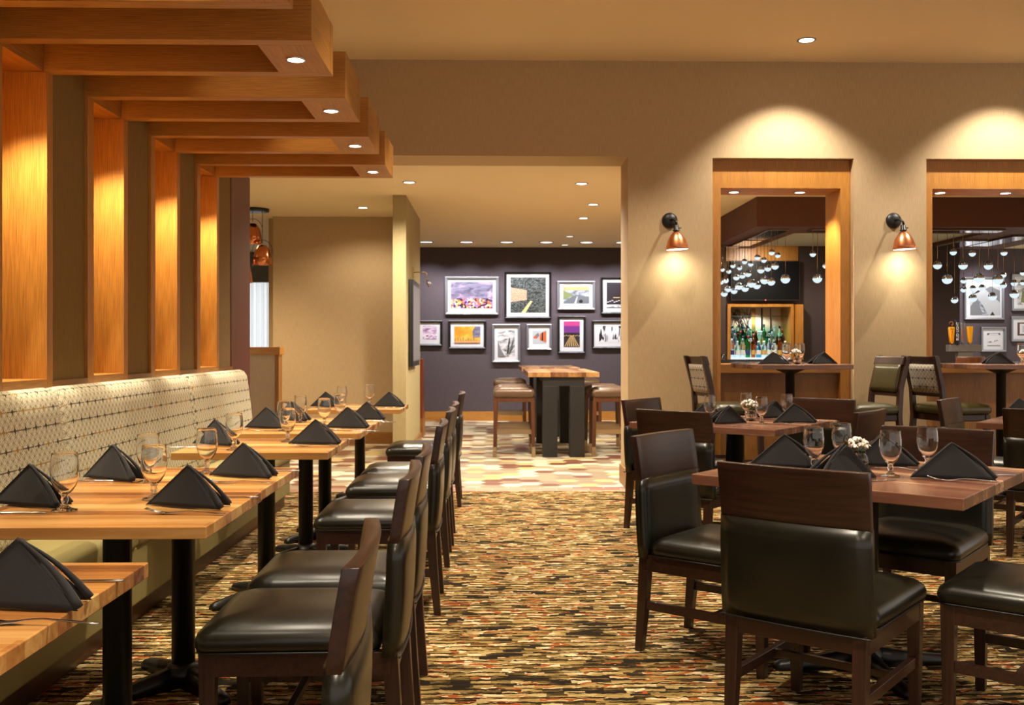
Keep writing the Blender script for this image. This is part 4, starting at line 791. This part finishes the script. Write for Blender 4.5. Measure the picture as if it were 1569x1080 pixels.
def make_bottle(kind):
    if kind == 0: pr = [(.001, 0), (.031, 0), (.033, .004), (.033, .17), (.026, .195), (.014, .215), (.013, .27), (.001, .27)]; cap = (.015, .262, .295)
    elif kind == 1: pr = [(.001, 0), (.033, 0), (.035, .005), (.035, .12), (.030, .15), (.016, .17), (.015, .20), (.001, .20)]; cap = (.017, .195, .225)
    else: pr = [(.001, 0), (.030, 0), (.031, .004), (.033, .20), (.024, .225), (.012, .24), (.011, .30), (.001, .30)]; cap = (.013, .29, .32)
    return pr, cap
capm = {'black': black, 'red': simple('red_cap', (170, 30, 30), .4), 'blue': simple('blue_cap', (30, 50, 110), .4), 'white': simple('white_cap', (220, 220, 220), .4)}
bot_cols = {'clear': glassm('bottle_clear', (225, 240, 245)), 'green': glassm('bottle_green', (20, 130, 60)), 'amber': glassm('bottle_amber', (170, 90, 30)), 'blue': glassm('bottle_blue', (60, 150, 190)), 'brown': glassm('bottle_brown', (80, 36, 20)), 'cream': simple('bottle_cream', (210, 214, 180), .3)}
labels_m = [simple('bottle_label_white', (225, 228, 225), .6), simple('bottle_label_blue', (50, 60, 120), .6), simple('bottle_label_gold', (200, 160, 80), .6), simple('bottle_label_orange', (220, 100, 40), .6)]
rows = [[('clear',0,'black',1),('clear',1,'white',0),('clear',0,'blue',0),('green',0,'red',1),('amber',2,'red',2),('blue',1,'white',0),('clear',1,'white',2),('clear',0,'black',0),('clear',1,'black',0),('amber',0,'black',2),('clear',1,'white',2)],
        [('clear',2,'blue',3),('clear',0,'blue',0),('green',0,'red',2),('green',2,'red',2),('clear',1,'black',0),('brown',0,'red',3),('clear',0,'white',0),('green',1,'black',1),('clear',2,'black',0),('brown',1,'black',2),('brown',2,'red',2)],
        [('clear',2,'blue',0),('clear',0,'black',1),('amber',1,'black',2),('brown',0,'blue',2),('clear',0,'black',0),('brown',1,'black',3),('clear',1,'white',2),('green',2,'black',2),('clear',1,'black',0),('clear',0,'white',2),('cream',0,'black',0)]]
for ri, rw in enumerate(rows):
    for bi, (c_, k_, cp_, lm_) in enumerate(rw):
        pr, cap = make_bottle(k_); x = (NX0+NX1)/2-w+.055+bi*(2*w-.11)/10.; y = BY+.083+.13*ri; z = NZ0+.033+.07*ri
        e = empty('liquor_bottle', (x, y, z), 0, '%s bottle with %s cap on the %s step of the back bar, %s from left' % (c_, cp_, ('front', 'middle', 'back')[ri], ('first','second','third','fourth','fifth','sixth','seventh','eighth','ninth','tenth','eleventh')[bi]), 'bottle', 'liquor bottles on the back bar')
        MB().lathe(pr, 14).build('glass_body', bot_cols[c_], e); MB().lathe([(cap[0], cap[1]), (cap[0], cap[2])], 10).build('cap', capm[cp_], e)
        r_ = {0: .0336, 1: .0356, 2: .033}[k_]; MB().lathe([(r_, .04), (r_+(.0012 if k_ == 2 else 0), .10)], 14, cap0=False, cap1=False).build('label_band', labels_m[lm_], e)
p = at(1114, 551, 1.07); e = MB().lathe([(.001, 0), (.026, 0), (.032, .065), (.030, .065), (.024, .012), (.001, .012)], 18).build('votive_glass', goblet_m, loc=(p.x, BY-.2, 1.071)); tag(e, 'small clear tumbler at the left end of the back bar', 'glass')
a = at(1120.2, 399.2, Y=BY-.08); b_ = at(1226.3, 460.5, Y=BY-.08)
e = empty('television', ((a.x+b_.x)/2, BY, (a.z+b_.z)/2), 0, 'large black flat television mounted above the bottle display', 'television'); w2_, h2_ = (b_.x-a.x)/2, (a.z-b_.z)/2
MB().box((-w2_, -.07, -h2_), (w2_, -.022, h2_)).build('housing', blackm, e, bevel=.004); MB().box((-w2_+.012, -.073, -h2_+.015), (w2_-.012, -.07, h2_-.012)).build('screen', simple('tv_screen', (6, 7, 9), .45, spec=.2), e)
MB().box((-.006, -.075, -h2_+.001), (.006, -.07, -h2_+.012)).build('standby_light', emis('red_led', (1, .05, .08), 4), e)
# taps
p = at(1476, 540, Y=10.75); TZ = 1.07; e = empty('beer_tap_tower', (p.x, 10.75, TZ), 0, 'brushed steel beer tap tower on the bar seen through the right opening', 'beer tap')
a = at(1452, 528.2, Y=10.75); b_ = at(1500.8, 538.8, Y=10.75)
MB().box((a.x-p.x, -.05, b_.z-TZ), (b_.x-p.x, .05, a.z-TZ)).build('crossbar', silver, e, bevel=.004); a2 = at(1466, 539, Y=10.75); b2 = at(1488, 546, Y=10.75); MB().box((a2.x-p.x, -.04, 0), (b2.x-p.x, .04, b_.z-TZ)).build('column', silver, e, bevel=.003)
yel = simple('tap_yellow', (226, 160, 20), .45); red = simple('tap_red', (190, 30, 30), .5); navy = simple('tap_navy', (22, 32, 58), .4)
def text(s_, size, m, parent, loc, roty=0, vertical=False, name='lettering'):
    cu_ = bpy.data.curves.new('t', 'FONT'); cu_.body = s_; cu_.size = size; cu_.extrude = .0006; cu_.align_x = 'CENTER'; cu_.align_y = 'CENTER'
    if vertical: cu_.space_line = .95
    to = bpy.data.objects.new('t', cu_); C.objects.link(to); dg = bpy.context.evaluated_depsgraph_get(); me = bpy.data.meshes.new_from_object(to.evaluated_get(dg)); bpy.data.objects.remove(to)
    o = bpy.data.objects.new(name, me); C.objects.link(o); me.materials.clear(); me.materials.append(m); o.parent = parent; o.location = loc; o.rotation_euler = (R(90), roty, 0); return o
def tap(px0, px1, pyt, pyb, m, label, wtop=1.0):
    a = at(px0, pyt, Y=10.7); b_ = at(px1, pyb, Y=10.7); w = (b_.x-a.x)/2; h = a.z-b_.z
    e = empty('tap_handle', ((a.x+b_.x)/2, 10.7, b_.z), 0, label, 'tap handle', 'beer tap handles')
    MB().loft([[(x*k, y*.6, z*h) for x, y in rrect(2*w, 2*w, w*.4, 3)] for k, z in ((.35, -.04), (.45, .03), (.62, .05), (.8*wtop, .5), (wtop, .93), (wtop*.85, 1.0))], True).build('handle_body', m, e); return e, w, h
e, w_, h_ = tap(1453.2, 1462.4, 501, 525.5, yel, 'yellow beer tap handle with a brown curled ram horn top, first on the tower')
text('B\nO\nC\nK', .034, red, e, (0, -w_*.62-.001, h_*.40), 0, True); text('Shiner', .018, navy, e, (0, -w_*.62-.002, h_*.88))
hm = simple('horn_brown', (124, 74, 30), .5); MB().tube([(-.005+.0*a_, -.0, h_+.015) if False else (.022*math.cos(a_)*(1-.05*a_)-.004, 0, h_+.038+.022*math.sin(a_)*(1-.05*a_)) for a_ in [k*.45 for k in range(-3, 9)]], [.011-.0007*k for k in range(12)], 8).build('horn', hm, e)
e, w_, h_ = tap(1462.8, 1469.6, 489.5, 527, navy, 'navy beer tap handle with white vertical lettering, second on the tower'); text('BUD LIGHT', .040, paper, e, (0, -w_*.62-.001, h_*.52), R(-90))
e, w_, h_ = tap(1471, 1477.8, 494.5, 525.5, silver, 'silver beer tap handle with red lettering, third on the tower'); text('Coors', .040, red, e, (0, -w_*.62-.001, h_*.42), R(-90))
e, w_, h_ = tap(1481, 1490.4, 500, 525.5, yel, 'pale yellow beer tap handle with a dark oval emblem, last on the tower'); MB().lathe([(.001, -.006), (.032, -.004), (.032, .004), (.001, .006)], 20, Matrix.Translation((0, -.012, h_*.82))@Matrix.Rotation(R(90), 4, 'X')).build('emblem', navy, e)
# wooden chair back peeping over the sill, at the bar
e = empty('bar_chair', (4.92, 9.95, 0), 0, 'brown rounded back of a seat at the bar showing above the right sill', 'chair')
cpanel(.98, 1.14, lambda t: -.02*t, lambda t: .32-.03*t*t, .03, .05).build('backrest', brownw, e, bevel=.008)
MB().loft([[(x, y, z) for x, y in rrect(.4, .4, .08, 5, 0, .22)] for z in (.70, .72, .76)]).build('seat', leather2, e)
for sx in (-1, 1):
    MB().bar((sx*.16, .02, 0), (sx*.15, .03, 1.0), .035, .03).build('leg', brownw, e); MB().bar((sx*.16, .40, 0), (sx*.15, .38, .7), .035, .035).build('leg', brownw, e)
# ------------------------------------------------------------ crystal ball fixtures
crystal = glassm('crystal_ball', (245, 250, 255), 0, 1.3)
mirror_top = chrome
def fixture(x0, x1, y0, y1, label, balls, org, sc, zc=2.565):
    e = empty('ball_pendant_fixture', ((x0+x1)/2, (y0+y1)/2, zc), 0, label, 'lamp', 'crystal ball fixtures'); cx, cy = (x0+x1)/2, (y0+y1)/2
    MB().box((x0-cx, y0-cy, -.02), (x1-cx, y1-cy, 0)).build('canopy', chrome, e, bevel=.002)
    for bx, by, r_ in balls:
        px = org[0]+bx/sc; py = org[1]+by/sc; rp = r_/sc; best = None
        for Rr in (.034, .0425, .053):
            D = Rr*1500/rp; D = max(y0+.04, min(y1-.04, D)); q = at(px, py, Y=D)
            # slide along the depth until the ball hangs below its canopy
            for D2 in [D]+[y0+.04+(y1-y0-.08)*k/24 for k in range(25)]:
                q2 = at(px, py, Y=D2)
                err = max(0, x0+.01-q2.x, q2.x-x1+.01)*30+abs(Rr-rp*D2/1500)*100
                if best is None or err < best[0]: best = (err, q2, rp*D2/1500)
        q, Rr = best[1], best[2]; lx, ly, lz = q.x-cx, q.y-cy, q.z-zc
        lx = max(x0-cx+.005, min(x1-cx-.005, lx)) if best[0] < 2 else lx
        b_ = MB().loft([[(lx+Rr*math.sin(t)*math.cos(a)*1.0, ly+Rr*math.sin(t)*math.sin(a), lz+Rr*math.cos(t)) for a in [k*2*math.pi/18 for k in range(18)]] for t in [R(v) for v in (1, 20, 40, 60, 75, 90)]], cap1=False).build('ball', chrome, e)
        MB().loft([[(lx+Rr*math.sin(t)*math.cos(a), ly+Rr*math.sin(t)*math.sin(a), lz+Rr*math.cos(t)) for a in [k*2*math.pi/18 for k in range(18)]] for t in [R(v) for v in (90, 105, 120, 140, 160, 179)]], cap0=False).build('lit_half', ballglow, b_)
        MB().tube([(lx, ly, -.02), (lx, ly, lz+Rr)], .0022, 5).build('cord', brass, b_)
    return e
o1 = (1100, 340)
fixture(3.10, 3.33, 10.92, 11.9, 'chrome canopy with crystal ball pendants nearest the left opening', [(798,672,56),(675,520,44),(707,393,34),(636,360,36),(630,706,47),(552,685,52),(590,545,41),(508,566,43),(543,450,34),(467,418,35)], o1, 7.712)
fixture(3.10, 3.33, 12.0, 12.65, 'chrome canopy with crystal ball pendants in the middle of the left run', [(460,748,47),(398,725,52),(356,611,40),(388,495,33),(316,467,33),(321,782,45),(249,757,46),(288,632,38),(218,652,39),(257,541,30),(178,514,32)], o1, 7.712)
fixture(3.0, 3.23, 12.7, 13.15, 'chrome canopy with crystal ball pendants farthest in the left run', [(191,810,42),(118,790,42),(95,690,34),(130,582,30),(55,560,28),(75,842,42),(40,710,30)], o1, 7.712)
fixture(3.58, 4.3, 10.9, 11.1, 'chrome canopy with two crystal balls beside the oak jamb of the left opening', [(1122,377,37),(1175,667,56),(1275,515,38)], o1, 7.712)
o2 = (1425, 340)
fixture(4.72, 5.78, 10.9, 11.1, 'long chrome canopy with crystal balls across the right opening', [(88,510,50),(203,675,60),(275,355,40),(390,512,52),(500,370,40),(583,665,62),(690,515,51),(803,680,60),(886,362,39)], o2, 7.715)
fixture(5.82, 6.14, 12.0, 13.1, 'chrome canopy with small crystal balls farther inside the right opening', [(397,692,36),(397,797,37),(290,920,42),(507,785,38),(507,900,48),(616,775,38),(738,880,50)], o2, 7.715)
fixture(6.18, 6.45, 11.5, 12.6, 'chrome canopy with crystal balls at the right edge of the right opening', [(867,625,35),(867,745,40),(996,720,40),(996,850,53),(1100,600,35),(1100,715,35)], o2, 7.715)
